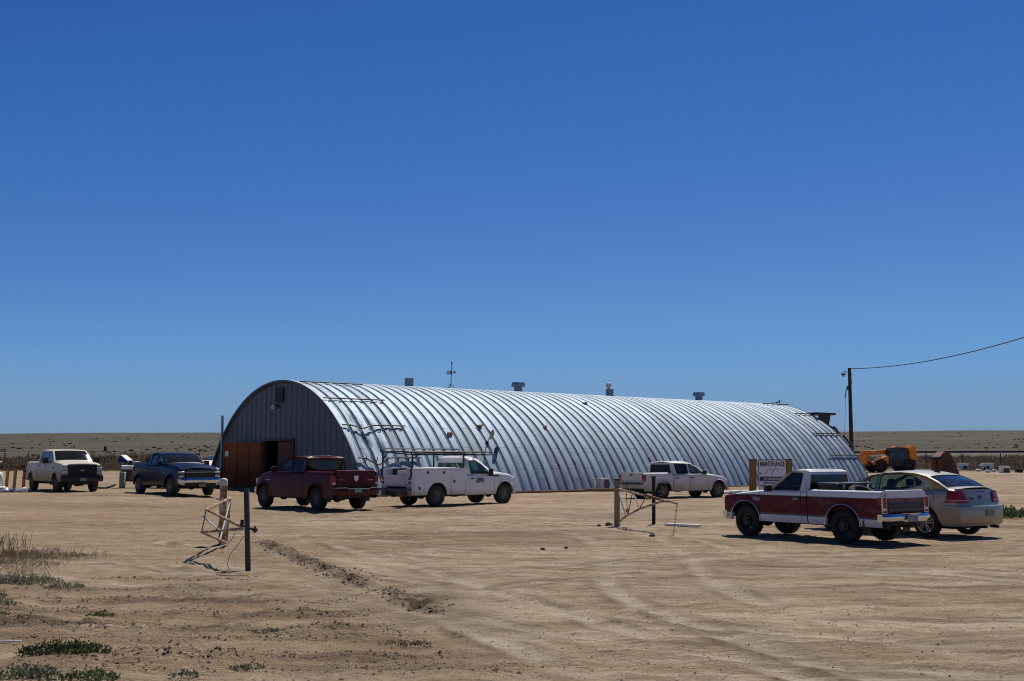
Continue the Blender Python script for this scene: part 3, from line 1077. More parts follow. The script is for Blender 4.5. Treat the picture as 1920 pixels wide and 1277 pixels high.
for xx in (-.3, .3):
    mb = MB(); mb.box((xx, 0, .045), (.08, .34, .09)); mb.build('foot', M['dark_steel'], ac, smooth=0)
mb = MB(); mb.box((0, 0, .09), (3.3, .22, .18)); mb.box((1.0, .12, .19), (1.1, .12, .05))
o = mb.build('timber_sleeper', M['wood'], None, smooth=0, bevel=.015); o.location = (5.7, 60.6, tz(5.7, 60.6)); o.rotation_euler = (0, 0, radians(5))
tag(o, 'weathered timber sleeper lying in front of the air conditioner', 'timber beam')

# ------------------------------------------------------------------ vehicles
class Car:
    """shared body shell helper; local x forward, y left, z up, origin on the ground at mid wheelbase"""

    def __init__(s, name, loc, heading, label, cat, wb, W, rt, tw, paint, sill=.40, Ra=None, flare=.015, wz=None, track=None):
        s.root = empty(name, loc, radians(heading))
        tag(s.root, label, cat)
        s.wb, s.W, s.rt, s.tw, s.paint, s.sill = wb, W, rt, tw, paint, sill
        s.Ra = Ra or rt + .09
        s.flare = flare
        s.arches = [wb / 2, -wb / 2]
        s.track = track or (2 * W - tw - .06)
        s.plan = [(-9, W), (9, W)]
        s.low = [(-9, sill), (9, sill)]
        s.shr = .07
        s.tum = .05
        s.body = MB()

    def w(s, x): return lerp(s.plan, x)

    def zlow(s, x):
        z = lerp(s.low, x)
        for a in s.arches:
            d = abs(x - a)
            if d < s.Ra:
                z = max(z, s.rt + .02 + sqrt(s.Ra ** 2 - d * d))
        return z

    def y(s, x, z, zt):
        W = s.w(x)
        zm = s.sill + .30
        if z > zm:
            y = W * (1 - s.tum * ((z - zm) / .5) ** 2)
        else:
            y = W * (1 - .05 * ((zm - z) / .3) ** 2)
        q = (z - (zt - s.shr)) / s.shr
        if q > 0:
            y -= s.shr * (1 - sqrt(max(0, 1 - min(1, q) ** 2)))
        for a in s.arches:
            r = math.hypot(x - a, z - s.rt - .02)
            if z > s.rt * .8 and r >= s.Ra - .001:
                y += s.flare * math.exp(-((r - s.Ra) / .055) ** 2)
        # waistline crease
        y += .006 * math.exp(-((z - (zt - .22)) / .025) ** 2)
        return y

    def stations(s, x0, x1):
        n = max(2, int(abs(x1 - x0) / .09))
        out = [x0 + (x1 - x0) * k / n for k in range(n + 1)]
        for a in s.arches:
            h = sqrt(max(.001, s.Ra ** 2 - (s.sill - s.rt - .02) ** 2))
            for k in range(25):
                q = a + h * cos(pi * k / 24)
                if x0 < q < x1: out.append(q)
            for q in (a - h - .004, a + h + .004):
                if x0 < q < x1: out.append(q)
        return sorted(set(round(q, 5) for q in out))

    def side(s, mb, sg, x0, x1, ztf, zbf=None, mi=0):
        rows = []
        lev = [0, .06, .14, .25, .38, .5, .62, .74, .83, .90, .94, .97, .99, 1.0]
        for x in s.stations(x0, x1):
            zt = ztf(x)
            zb = s.zlow(x) if zbf is None else max(zbf, s.zlow(x))
            zb = min(zb, zt - .02)
            r = [(x, sg * (s.y(x, zb, zt) - .07), zb + .005)]
            for f in lev:
                z = zb + (zt - zb) * f
                r.append((x, sg * s.y(x, z, zt), z))
            rows.append(r)
        mb.grid(rows, mi)

    def topw(s, x, zt):
        return s.y(x, zt, zt)

    def lid(s, mb, x0, x1, ztf, crown=.03, n=12, mi=0):
        rows = []
        m = max(2, int(abs(x1 - x0) / .12))
        for i in range(m + 1):
            x = x0 + (x1 - x0) * i / m
            zt = ztf(x)
            wv = s.topw(x, zt)
            rows.append([(x, wv * q, zt + crown * (1 - abs(q) ** 2.5)) for q in [-1 + 2 * k / n for k in range(n + 1)]])
        mb.grid(rows, mi)

    def greenhouse(s, outline, yb, k, zb, windows, gl, bulge, rear_glass, front_glass, fm=.07, name='cab', paint=None):
        """outline: (x,z) list from windscreen base over the roof to the rear base"""
        P = [Vector(p) for p in outline]
        Mp = paint or s.paint
        hw = lambda z: yb - (z - zb) * k
        mb = MB()
        loops = [roundpoly(p, r, 3) for (p, r, g) in windows]
        for sg in (1, -1):
            full = [[Vector((p[0], p[1], 0)) for p in outline]] + [[Vector((q[0], q[1], 0)) for q in L] for L in loops]
            tris = tessellate_polygon(full)
            flat = [q for L in full for q in L]
            mb.add([(q[0], sg * hw(q[1]), q[1]) for q in flat], tris)
            for L in loops:
                n = len(L)
                mb.add([(q[0], sg * hw(q[1]), q[1]) for q in L] + [(q[0], sg * (hw(q[1]) - .035), q[1]) for q in L],
                       [(i, (i + 1) % n, n + (i + 1) % n, n + i) for i in range(n)])
        # roof / windscreen strip
        nP = len(P)
        nor = []
        for i in range(nP):
            t_ = P[min(i + 1, nP - 1)] - P[max(i - 1, 0)]
            nn = Vector((-t_[1], t_[0])); nn.normalize()
            if nn[1] < 0 and abs(nn[1]) > .3: nn = -nn
            if i == 0: nn = Vector((abs(nn[0]), abs(nn[1])))
            if i == nP - 1: nn = Vector((-abs(nn[0]), abs(nn[1])))
            nor.append(nn)
        svals = [-1, -.985, -.96, -.925, -.8, -.6, -.3, 0, .3, .6, .8, .925, .96, .985, 1]

        def pt(i, f, sv, inset=0.0):
            a, b = P[i], P[min(i + 1, nP - 1)]
            q = a.lerp(b, f); nn = nor[i].lerp(nor[min(i + 1, nP - 1)], f).normalized()
            bl = bulge[i] * (1 - f) + bulge[min(i + 1, nP - 1)] * f
            d = bl * (1 - abs(sv) ** 3.2) - inset
            return (q[0] + nn[0] * d, sv * hw(q[1]), q[1] + nn[1] * d)
        gmesh = {}
        for i in range(nP - 1):
            tagname = None
            for nm, (a, b_) in (('windscreen', front_glass), ('rear_window', rear_glass)):
                if a <= i < b_: tagname = (nm, i == a, i == b_ - 1)
            L = (P[i + 1] - P[i]).length
            fs = [0, .5, 1] if not tagname else [0, min(.4, fm / L), .5, 1 - min(.4, fm / L), 1]
            for j in range(len(fs) - 1):
                for c in range(len(svals) - 1):
                    isg = False
                    if tagname:
                        lo = (not tagname[1]) or j >= 1
                        hi = (not tagname[2]) or j <= 2
                        isg = lo and hi and 3 <= c <= len(svals) - 5
                    quad = [pt(i, fs[j], svals[c]), pt(i, fs[j], svals[c + 1]), pt(i, fs[j + 1], svals[c + 1]), pt(i, fs[j + 1], svals[c])]
                    if isg:
                        quad = [pt(i, fs[j], svals[c], .012), pt(i, fs[j], svals[c + 1], .012), pt(i, fs[j + 1], svals[c + 1], .012), pt(i, fs[j + 1], svals[c], .012)]
                        gmesh.setdefault(tagname[0], MB()).add(quad, [(0, 1, 2, 3)])
                    else:
                        mb.add(quad, [(0, 1, 2, 3)])
        cab = s.weld(mb, name, Mp)
        for nm, g in gmesh.items():
            s.weld(g, nm, gl['ws'] if nm == 'windscreen' else gl['rw'])
        for (p, r, gm), L in zip(windows, loops):
            for sg in (1, -1):
                g = MB()
                g.add([(q[0], sg * (hw(q[1]) - .022), q[1]) for q in L], [tuple(range(len(L)))])
                wo_ = g.build('side_window', gm, s.root, smooth=0)
                o_ = offpoly(L, .016)
                n = len(L)
                e = MB()
                e.add([(q[0], sg * (hw(q[1]) + .004), q[1]) for q in L] + [(q[0], sg * (hw(q[1]) + .004), q[1]) for q in o_],
                      [(i, (i + 1) % n, n + (i + 1) % n, n + i) for i in range(n)])
                e.build('window_seal', M['black'], wo_, smooth=0)
        s.hw = hw
        return cab

    def weld(s, mb, name, mat, smooth=32):
        """merge the doubled vertices so that the shading runs smoothly over the panel"""
        key, vs, mp = {}, [], []
        for p in mb.v:
            k = (round(p[0], 4), round(p[1], 4), round(p[2], 4))
            if k not in key:
                key[k] = len(vs); vs.append(p)
            mp.append(key[k])
        fs, ms = [], []
        for f, mi in zip(mb.f, mb.m):
            g = []
            for i in f:
                if mp[i] not in g: g.append(mp[i])
            if len(g) > 2: fs.append(tuple(g)); ms.append(mi)
        m2 = MB(); m2.v, m2.f, m2.m = vs, fs, ms
        return m2.build(name, mat, s.root, smooth=smooth)

    def wheels(s, style='steel', tyre='tyre', rimmat=None, rr=.58, names='wheel'):
        r, tw = s.rt, s.tw
        ri = r * rr
        hb = MB(); hb.lathe([(.001, -.05), (ri * .8, -.05), (ri * .8, .04), (.001, .04)], 20, 'y')
        ty = MB()
        ty.lathe([(ri, -tw * .42), (ri * 1.06, -tw * .5), (r * .80, -tw * .52), (r * .93, -tw * .48), (r * .985, -tw * .38), (r, -tw * .25), (r, tw * .25), (r * .985, tw * .38), (r * .93, tw * .48), (r * .80, tw * .52), (ri * 1.06, tw * .5), (ri, tw * .42), (ri, -tw * .42)], 36, 'y')
        for k in range(30):       # tread blocks
            a = 2 * pi * k / 30
            for yy in (-.3, .3):
                ty.box((r * cos(a + (.1 if yy > 0 else 0)), tw * yy, r * sin(a + (.1 if yy > 0 else 0))), (.012, tw * .26, r * .05), 0, Matrix.Rotation(-a - (.1 if yy > 0 else 0), 3, 'Y'))
        rm = MB()
        o = tw * .40
        if style == 'steel':
            rm.lathe([(ri, o + .02), (ri * .97, o + .02), (ri * .90, o - .03), (ri * .62, o - .05), (ri * .48, o - .005), (ri * .22, o), (ri * .2, o + .03), (.001, o + .03)], 28, 'y')
            for k in range(8):
                a = 2 * pi * k / 8
                rm.lathe([(.001, 0), (ri * .085, 0)], 8, 'y', (ri * .75 * cos(a), o - .036, ri * .75 * sin(a)), 1)
        elif style == 'five':
            rm.lathe([(ri, o + .025), (ri * .93, o + .02), (ri * .90, o - .06), (ri * .90, -tw * .3)], 32, 'y')
            for k in range(5):
                a = 2 * pi * k / 5 + .3
                for da in (-.16, .16):
                    c0 = Vector((ri * .12 * cos(a + da * 3), o, ri * .12 * sin(a + da * 3)))
                    c1 = Vector((ri * .94 * cos(a + da), o + .005, ri * .94 * sin(a + da)))
                    rm.bar(c0, c1, .036, ri * .10)
            rm.lathe([(ri * .24, o - .03), (ri * .22, o + .015), (.001, o + .02)], 20, 'y')
        elif style == 'slot':
            rm.lathe([(ri, o + .02), (ri * .92, o + .015), (ri * .80, o - .02), (ri * .78, o - .04)], 28, 'y')
            for k in range(5):
                a = 2 * pi * k / 5 + .2
                rm.bar((0, o - .005, 0), (ri * .86 * cos(a), o - .01, ri * .86 * sin(a)), .045, ri * .42)
            rm.lathe([(ri * .34, o + .02), (ri * .30, o + .03), (.001, o + .035)], 20, 'y')
        mr = rimmat or M['steel_rim']
        hub0 = None
        for sx in (1, -1):
            for sy in (1, -1):
                if hub0 is None:
                    hub = hb.build(names, M['under'], s.root)
                    t_ = ty.build('tyre', M[tyre], hub, smooth=40)
                    r_ = rm.build('rim', [mr, M['black']], hub, smooth=30)
                    hub0 = hub
                else:
                    hub = hub0.copy(); COL.objects.link(hub); hub.parent = s.root
                    for ch in hub0.children:
                        c = ch.copy(); COL.objects.link(c); c.parent = hub
                hub.location = (sx * s.wb / 2, sy * s.track / 2, r)
                hub.rotation_euler = (0, (.4 if sx > 0 else 1.1) * sy, 0 if sy > 0 else pi)

    def chassis(s, x0, x1, zf=.40, top=.80):
        mb = MB()
        hw_ = s.W - .30
        mb.box(((x0 + x1) / 2, 0, (zf + top) / 2), (x1 - x0, 2 * hw_, top - zf))
        for sg in (1, -1):
            mb.box(((x0 + x1) / 2, sg * .42, zf), (x1 - x0, .10, .14))
            inner = [a for a in s.arches]
            # rocker filler between the wheels
            mb.box((0, sg * (s.W - .22), (s.sill + top) / 2 + .02), (s.wb - 2 * s.Ra - .05, .30, top - s.sill - .04))
        for a in s.arches:
            mb.tube([(a, -s.track / 2, s.rt), (a, s.track / 2, s.rt)], .055, 10)
            mb.ball((a, .05, s.rt), (.16, .17, .15), 12)
        mb.tube([(s.wb * .3, -.25, zf - .02), (-s.wb * .3, -.28, zf - .04), (-s.wb / 2 - .2, -.45, zf + .06), (x0 + .15, -.62, zf + .02)], .035, 8)
        mb.ball((-s.wb * .1, -.3, zf - .03), (.35, .11, .08), 12)
        return mb.build('underbody', M['under'], s.root, smooth=40)

    def part(s, name, fn, mat, bevel=.0, smooth=35):
        mb = MB(); fn(mb)
        return mb.build(name, mat, s.root, smooth=smooth, bevel=bevel)

    def seats(s, xs_, z=.75, mat='seat', wheel=None, ypos=(.40, -.40)):
        for x in xs_:
            for yy in ypos:
                mb = MB()
                mb.box((x + .12, yy, z + .06), (.50, .50, .16))
                mb.box((x - .16, yy, z + .36), (.14, .48, .56), 0, Matrix.Rotation(radians(-12), 3, 'Y'))
                mb.box((x - .25, yy, z + .74), (.09, .26, .18), 0, Matrix.Rotation(radians(-8), 3, 'Y'))
                mb.build('seat', M[mat], s.root, smooth=0, bevel=.04)
        if wheel:
            mb = MB()
            pts = [(0, .18 * cos(2 * pi * k / 20), .18 * sin(2 * pi * k / 20)) for k in range(20)]
            mb.tube(pts, .016, 6, closed=True); mb.tube([(0, -.17, 0), (0, .17, 0)], .014, 6); mb.tube([(0, 0, 0), (0, 0, -.16)], .014, 6)
            o = mb.build('steering_wheel', M['black'], s.root); o.location = wheel; o.rotation_euler = (0, radians(-28), 0)


def mirrors(c, x, z, y, size=(.09, .20, .26), mat='black', arm=.08):
    for sg in (1, -1):
        mb = MB()
        mb.box((x, sg * (y + arm + size[1] / 2), z), size)
        mb.bar((x + .02, sg * (y - .03), z - size[2] * .25), (x + .01, sg * (y + arm + .05), z - size[2] * .2), .05, .05)
        mb.build('side_mirror', M[mat], c.root, smooth=0, bevel=.02)


def handle(door, x, y, z, mat, sg):
    mb = MB(); mb.box((x, sg * (y + .012), z), (.16, .028, .05))
    return mb.build('handle', mat, door, smooth=0, bevel=.01)


def pickup(c, d):
    """d: dictionary of the truck's own measurements"""
    rail, belt = d['rail'], d['belt']
    hood = d['hood']                      # (x,z) from the windscreen base to the nose
    xr, xf, cr = d['xr'], d['xf'], d['cab_rear']
    bedx = cr - .025
    zhood = lambda x: lerp(hood, x)
    zbelt = lambda x: belt if x < hood[0][0] else zhood(x)
    zrail = lambda x: rail
    mats = [c.paint, M['under']]
    bd = MB()
    doors = d['doors']
    xd0, xd1 = doors[-1][0], doors[0][1]   # rear edge of the last door, front edge of the first
    for sg in (1, -1):
        c.side(bd, sg, xd1 + .006, xf, zbelt)
        if xd0 - cr > .03: c.side(bd, sg, cr, xd0 - .006, zbelt)
        if not d.get('nobed'):
            c.side(bd, sg, xr, bedx, zrail)
        # rocker under the doors
    # nose
    rows = []
    wn = c.w(xf)
    zt = zhood(xf)
    zlo = d.get('front_low', c.sill + .05)
    for j in range(9):
        z = zlo + (zt - zlo) * j / 8
        rows.append([(xf + .07 * (1 - abs(q) ** 3) - (.05 * (j / 8) ** 3), q * c.y(xf, min(z, zt), zt), z + ((d.get('crown', .04) + d.get('hood_bulge', 0)) * (1 - abs(q) ** 2.5)) * (j / 8) ** 2) for q in [-1 + k / 6 for k in range(13)]])
    bd.grid(rows)
    if not d.get('nobed'):
        wi = c.W - .16
        zf_ = d.get('bed_floor', rail - .53)
        for sg in (1, -1):
            ti = c.topw(0, rail)
            bd.grid([[(x, sg * ti, rail), (x, sg * (wi), rail + .004), (x, sg * wi, rail - .06), (x, sg * (wi - .01), zf_)] for x in np.linspace(xr, bedx, 6)])
        bd.add([(xr, -wi, zf_), (xr, wi, zf_), (bedx, wi, zf_), (bedx, -wi, zf_)], [(0, 1, 2, 3)], 1 if d.get('dirty_bed', True) else 0)
        bd.box((bedx - .02, 0, (rail + zf_) / 2), (.04, 2 * wi, rail - zf_ - .004))
        # rear face below and beside the tailgate
        zl = c.sill + .12
        for sg in (1, -1):
            bd.add([(xr, sg * c.y(xr, z, rail), z) for z in np.linspace(zl, rail, 8)] + [(xr, sg * (wi + .02), z) for z in np.linspace(zl, rail, 8)],
                   [(i, i + 1, 9 + i, 8 + i) for i in range(7)])
        bd.add([(xr, -wi - .02, zl), (xr, wi + .02, zl), (xr, wi + .02, zf_), (xr, -wi - .02, zf_)], [(0, 1, 2, 3)])
    # cab back wall and front bulkhead
    bd.add([(cr, -c.W + .06, .45), (cr, c.W - .06, .45), (cr, c.W - .07, belt), (cr, -c.W + .07, belt)], [(0, 1, 2, 3)])
    c.weld(bd, 'body', mats)
    # hood
    hd = MB(); c.lid(hd, hood[0][0] - .02, xf + .03, zhood, d.get('crown', .04))
    if d.get('hood_bulge'):
        hd.v = [(p[0], p[1], p[2] + d['hood_bulge'] * math.exp(-((abs(p[1]) - .0) / .42) ** 4)) for p in hd.v]
    ho = hd.build('hood', c.paint, c.root, smooth=40)
    # doors
    for i, (x0, x1, hx) in enumerate(doors):
        for sg in (1, -1):
            mb = MB(); c.side(mb, sg, x0 + .006, x1 - .006, zbelt)
            do = c.weld(mb, 'door', c.paint)
            handle(do, hx, c.y(hx, belt - .16, belt), belt - .17, d.get('handle_mat', M['black']), sg)
    gh = c.greenhouse(d['roof'], d.get('yb', c.W - .06), d.get('k', .24), belt - .01, d['windows'], d['glass'], d.get('bulge') or [.05] * len(d['roof']), d['rear_glass'], d['front_glass'])
    # dashboard
    c.part('dashboard', lambda mb: mb.box((hood[0][0] - .22, 0, belt - .14), (.40, 2 * c.W - .22, .26)), M['black'], .05, 0)
    c.chassis(xr + .08, xf - .10, d.get('chz', .42), belt - .26)
    if not d.get('nobed'):
        wi = c.W - .17
        zf_ = d.get('bed_floor', rail - .53)

        def tg(mb):
            mb.box((xr - .012, 0, (rail + zf_) / 2 + .01), (.075, 2 * wi, rail - zf_ + .02))
        tgo = c.part('tailgate', tg, c.paint, .02, 0)
        if d.get('tg_handle', True):
            mb = MB(); mb.box((xr - .055, 0, rail - .11), (.02, .22, .07)); mb.build('handle', d.get('handle_mat', M['black']), tgo, smooth=0, bevel=.01)
        z0, z1 = d['tail']
        for sg in (1, -1):
            mb = MB()
            mb.box((xr + .03, sg * (c.W - .085), (z0 + z1) / 2), (.13, .145, z1 - z0), 0)
            tl = mb.build('tail_light', M['red_lens'], c.root, smooth=0, bevel=.02)
            mb = MB(); mb.box((xr - .037, sg * (c.W - .085), z0 + (z1 - z0) * .22), (.012, .12, (z1 - z0) * .22)); mb.build('reverse_lens', M['clear_lens'], tl, smooth=0, bevel=.004)
    return ho


def bumper(c, x, zc, h, mat, rear=True, depth=.16, wide=None, lab=None, step=True):
    wd = wide or c.W * .99
    sg = -1 if rear else 1
    rows = []
    for q in [-1 + k / 8 for k in range(17)]:
        xx = x + sg * (depth * .45 * (1 - abs(q) ** 6) - .02)
        prof_ = [(xx - sg * .13, zc + h / 2 - .01), (xx - sg * .03, zc + h / 2), (xx, zc + h * .30), (xx + sg * .012, zc + .02), (xx, zc - h * .28), (xx - sg * .04, zc - h / 2), (xx - sg * .13, zc - h / 2 + .01)]
        rows.append([(a, q * wd, z) for a, z in prof_])
    mb = MB(); mb.grid(rows)
    n = len(rows[0])
    mb.add(rows[0], [tuple(range(n))]); mb.add(rows[-1], [tuple(range(n))])
    if rear and step:
        mb.box((x + .02 - .05, 0, zc + h / 2 + .004), (.12, .7, .012))
    return mb.build('rear_bumper' if rear else 'front_bumper', mat, c.root, smooth=40)


def plate(c, x, y, z, mat, w_=.30, h_=.15):
    mb = MB(); mb.box((x, y, z), (.012, w_, h_)); return mb.build('licence_plate', mat, c.root, smooth=0, bevel=.004)


def gz(x, y): return tz(x, y)


# ---- red and white single-cab pickup in front of the sedan
c = Car('pickup_truck', (6.96, 25.383, .012), 125.99, 'red and white two-tone single cab pickup with a black toolbox in its bed', 'pickup truck', 2.75, .82, .355, .24, M['two_tone'], sill=.37, Ra=.455, flare=.02)
c.plan = [(-2.4, .81), (-1, .82), (1.2, .82), (1.8, .80), (2.1, .765)]
c.shr = .05
c.tum = .035
GL = dict(ws=M['glass_ws'], rw=M['glass_dark'])
pickup(c, dict(rail=1.12, belt=1.08, hood=[(.86, 1.07), (1.4, 1.02), (2.08, .93)], xr=-2.34, xf=2.06, cab_rear=-.42, doors=[(-.26, .93, -.12)],
               roof=[(.80, 1.06), (.16, 1.50), (-.02, 1.54), (-.32, 1.545), (-.42, 1.515), (-.44, 1.06)], yb=.775, k=.24, bulge=[.05, .035, .03, .03, .02, .01],
               windows=[([(.60, 1.10), (-.20, 1.10), (-.24, 1.475), (.10, 1.475)], .04, M['glass_dark'])], rear_glass=(4, 5), front_glass=(0, 1), glass=GL,
               tail=(.68, .99), bed_floor=.66, handle_mat=M['galv_plain'], chz=.40, tg_handle=False))
c.wheels('steel', 'tyre', M['black_rim'], .56)
c.seats([.05], .72)
mirrors(c, .62, 1.13, .76, (.10, .19, .15), 'black', .03)
bumper(c, -2.42, .565, .17, M['chrome'], True, .22, .84)
bumper(c, 2.11, .50, .17, M['chrome'], False, .18, .80)
plate(c, -2.545, 0, .555, M['galv_plain'], .36, .14)
c.part('plate_bolt', lambda mb: [mb.ball((-2.556, y_, .585), .018, 8) for y_ in (-.09, .09)], M['chrome'])
for sg in (1, -1):
    for a in c.arches:
        def arch(mb, sg=sg, a=a):
            mb.tube([(a + c.Ra * 1.0 * cos(q), sg * (c.W + .012 + (.0 if 1 else 0)), c.rt + .02 + c.Ra * sin(q)) for q in np.linspace(-.02, pi + .02, 26)], .011, 6)
        c.part('arch_trim', arch, M['chrome_dull'])
    c.part('lamp_bezel', lambda mb, sg=sg: [mb.box((-2.375, sg * (c.W - .085) + dy, .835), (.02, .014, .34)) for dy in (-.075, .075)] + [mb.box((-2.375, sg * (c.W - .085), z_), (.02, .16, .014)) for z_ in (.67, .735, 1.0)], M['chrome_dull'])
    c.part('mud_flap', lambda mb, sg=sg: mb.box((-1.90, sg * .70, .36), (.02, .24, .30)), M['black'])
tgp = c.part('tailgate_panel', lambda mb: mb.box((-2.393, 0, .835), (.010, 1.22, .27)), simple('faded_tailgate', (.14, .085, .085), .6, var=.5, scale=3.5), 0, 0)
c.part('tailgate_band', lambda mb: mb.box((-2.401, 0, .82), (.008, 1.18, .12)), M['black'], 0, 0)
text('lettering', 'CHEVROLET', simple('worn_lettering', (.13, .115, .105), .6), c.root, (-2.407, 0, .82), (radians(90), 0, radians(-90)), .115, .002, 1.35, .002)
c.part('emblem', lambda mb: mb.box((-2.402, .0, .92), (.008, .12, .05)), M['red_door'], .005, 0)
c.part('fender_badge', lambda mb: [mb.box((1.02, sg * .826, .88), (.22, .012, .09)) for sg in (1, -1)], simple('grey_primer', (.20, .22, .24), .6))
def headl(mb):
    for sg in (1, -1): mb.box((2.08, sg * .60, .80), (.05, .30, .14))
c.part('headlight', headl, M['clear_lens'], .02)
c.part('grille', lambda mb: [mb.box((2.115, 0, .80), (.03, .86, .16))] + [mb.box((2.13, 0, .75 + .05 * k), (.02, .84, .012)) for k in range(3)], M['black'])
S10 = c
# toolbox resting in its bed
tb = empty('tool_box', Matrix.Rotation(radians(125.99), 3, 'Z') @ Vector((-.86, 0, 0)) + Vector((6.96, 25.383, .012)), radians(125.99))
tag(tb, 'long black truck toolbox lying across the red and white pickup bed', 'toolbox')
mb = MB(); mb.box((0, 0, 1.06), (.52, 1.24, .34)); mb.build('box', M['black'], tb, smooth=0, bevel=.03)
mb = MB(); mb.box((0, 0, 1.245), (.56, 1.28, .06)); lo_ = mb.build('lid', simple('toolbox_lid', (.03, .03, .032), .45), tb, smooth=0, bevel=.025)
for yy in (-.42, .42):
    mb = MB(); mb.box((-.275, yy, 1.19), (.03, .07, .10)); mb.box((-.20, yy, 1.28), (.2, .05, .012)); mb.build('latch', M['chrome_dull'], tb, smooth=0, bevel=.006)
o = MB(); o.tube([(.24 * cos(a * pi / 12), .24 * sin(a * pi / 12), 0) for a in range(24)], .075, 10, closed=True)
o = o.build('spare_tyre', M['tyre'], None, smooth=60)
o.location = Matrix.Rotation(radians(125.99), 3, 'Z') @ Vector((-1.50, .25, 0)) + Vector((6.96, 25.383, 1.07)); o.rotation_euler = (radians(24), radians(10), 0)
tag(o, 'worn black tyre lying in the bed of the red and white pickup', 'tyre')

# ---- white crew-cab pickup by the long wall
c = Car('pickup_truck', (7.874, 52.035, -.05), 31.33, 'dusty white crew cab pickup with red tail lights parked by the long ribbed wall', 'pickup truck', 3.335, .93, .37, .25, M['white_old'], sill=.38, Ra=.47, flare=.05)
c.plan = [(-2.8, .90), (-1.2, .93), (1.3, .93), (2.0, .90), (2.35, .80)]
c.shr = .10
GL = dict(ws=M['glass_ws'], rw=M['glass_dark'])
pickup(c, dict(rail=1.22, belt=1.14, hood=[(.98, 1.15), (1.5, 1.11), (2.0, 1.02), (2.33, .90)], xr=-2.76, xf=2.32, cab_rear=-1.08, doors=[(-.06, .95, .06), (-1.0, -.07, -.86)],
               roof=[(1.0, 1.13), (.52, 1.44), (.1, 1.64), (-.25, 1.725), (-.8, 1.72), (-1.05, 1.69), (-1.12, 1.655), (-1.10, 1.13)], yb=.87, k=.30, bulge=[.06, .05, .04, .03, .03, .03, .03, .02],
               windows=[([(.78, 1.17), (-.02, 1.17), (-.06, 1.60), (.08, 1.60), (.46, 1.42)], .05, M['glass']), ([(-.14, 1.17), (-.84, 1.17), (-.88, 1.62), (-.16, 1.62)], .06, M['glass_dark'])],
               rear_glass=(6, 7), front_glass=(0, 2), glass=GL, tail=(.82, 1.12), bed_floor=.72, hood_bulge=.02))
c.wheels('slot', 'tyre_dusty', M['alloy_dim'], .60)
c.seats([.25, -.65], .72, wheel=(.62, .4, 1.12))
mirrors(c, .74, 1.22, .86, (.11, .20, .17), 'black', .03)
bumper(c, -2.84, .60, .20, M['white_old'], True, .2, .90)
bumper(c, 2.36, .52, .26, M['white_old'], False, .2, .86)
plate(c, -2.95, .28, .62, M['plate_teal'])
c.part('bumper_pad', lambda mb: mb.box((-2.86, 0, .72), (.18, 1.5, .05)), M['black'], .015, 0)
c.part('badge', lambda mb: [mb.box((-2.3, sg * .905, 1.02), (.18, .014, .035)) for sg in (1, -1)], M['black'])
c.part('brake_lamp', lambda mb: mb.box((-1.10, 0, 1.70), (.05, .34, .045)), M['red_lens'], .01)
c.part('headlight', lambda mb: [mb.box((2.30, sg * .66, .78), (.12, .26, .17)) for sg in (1, -1)], M['clear_lens'], .03)
c.part('grille', lambda mb: [mb.box((2.36, 0, .76), (.06, .8, .22)), mb.box((2.395, 0, .76), (.02, .8, .04)), mb.box((2.395, 0, .76), (.02, .04, .22))], M['black'], .01)

# ---- white service truck with a ladder rack
c = Car('service_truck', (-2.22, 44.005, 0), 42.79, 'white service body truck with side lockers under a black ladder rack', 'service truck', 3.48, .98, .40, .26, M['white_util'], sill=.40, Ra=.49, flare=.03)
c.plan = [(-3.2, .98), (1.6, .98), (2.1, .95), (2.46, .86)]
c.shr = .09
GL = dict(ws=M['glass_ws'], rw=M['glass'])
pickup(c, dict(rail=1.42, belt=1.20, hood=[(1.20, 1.27), (1.6, 1.25), (2.1, 1.19), (2.40, 1.05)], xr=-2.95, xf=2.40, cab_rear=-.34, doors=[(-.12, 1.16, .02)], nobed=True,
               roof=[(1.18, 1.22), (.62, 1.66), (.40, 1.80), (.15, 1.87), (-.12, 1.885), (-.27, 1.82), (-.32, 1.72), (-.30, 1.19)], yb=.93, k=.26, bulge=[.06, .05, .05, .04, .04, .04, .03, .02],
               windows=[([(.92, 1.20), (.80, 1.23), (-.02, 1.23), (-.06, 1.73), (.30, 1.73), (.60, 1.56), (.90, 1.29)], .04, M['glass'])], rear_glass=(6, 7), front_glass=(0, 2), glass=GL, tail=(.8, 1.1), hood_bulge=.03))
c.wheels('steel', 'tyre_dusty', simple('dusty_steel_wheel', (.17, .15, .12), .8), .54)
c.seats([.18], .80, wheel=(.72, .4, 1.16))
mirrors(c, .90, 1.27, .92, (.10, .20, .30), 'black', .05)
# lockers
sb = MB()
zb_, zt_ = .43, 1.42
save = c.plan, c.shr, c.tum, c.flare
c.plan, c.shr, c.tum, c.flare = [(-9, .985), (9, .985)], .012, .0, 0.0
c.sill = zb_
c.low = [(-9, zb_), (9, zb_)]
for sg in (1, -1):
    c.side(sb, sg, -2.95, -.36, lambda x: zt_)
    yi = .60
    sb.add([(-2.95, sg * .975, zt_), (-.36, sg * .975, zt_), (-.36, sg * yi, zt_), (-2.95, sg * yi, zt_)], [(0, 1, 2, 3)])
    sb.add([(-2.95, sg * yi, .75), (-.36, sg * yi, .75), (-.36, sg * yi, zt_), (-2.95, sg * yi, zt_)], [(0, 1, 2, 3)])
    for xx in (-2.95, -.36):
        sb.add([(xx, sg * .98, zb_), (xx, sg * yi, zb_), (xx, sg * yi, zt_), (xx, sg * .98, zt_)], [(0, 1, 2, 3)])
sb.add([(-2.95, -.6, .76), (-2.95, .6, .76), (-.36, .6, .76), (-.36, -.6, .76)], [(0, 1, 2, 3)])
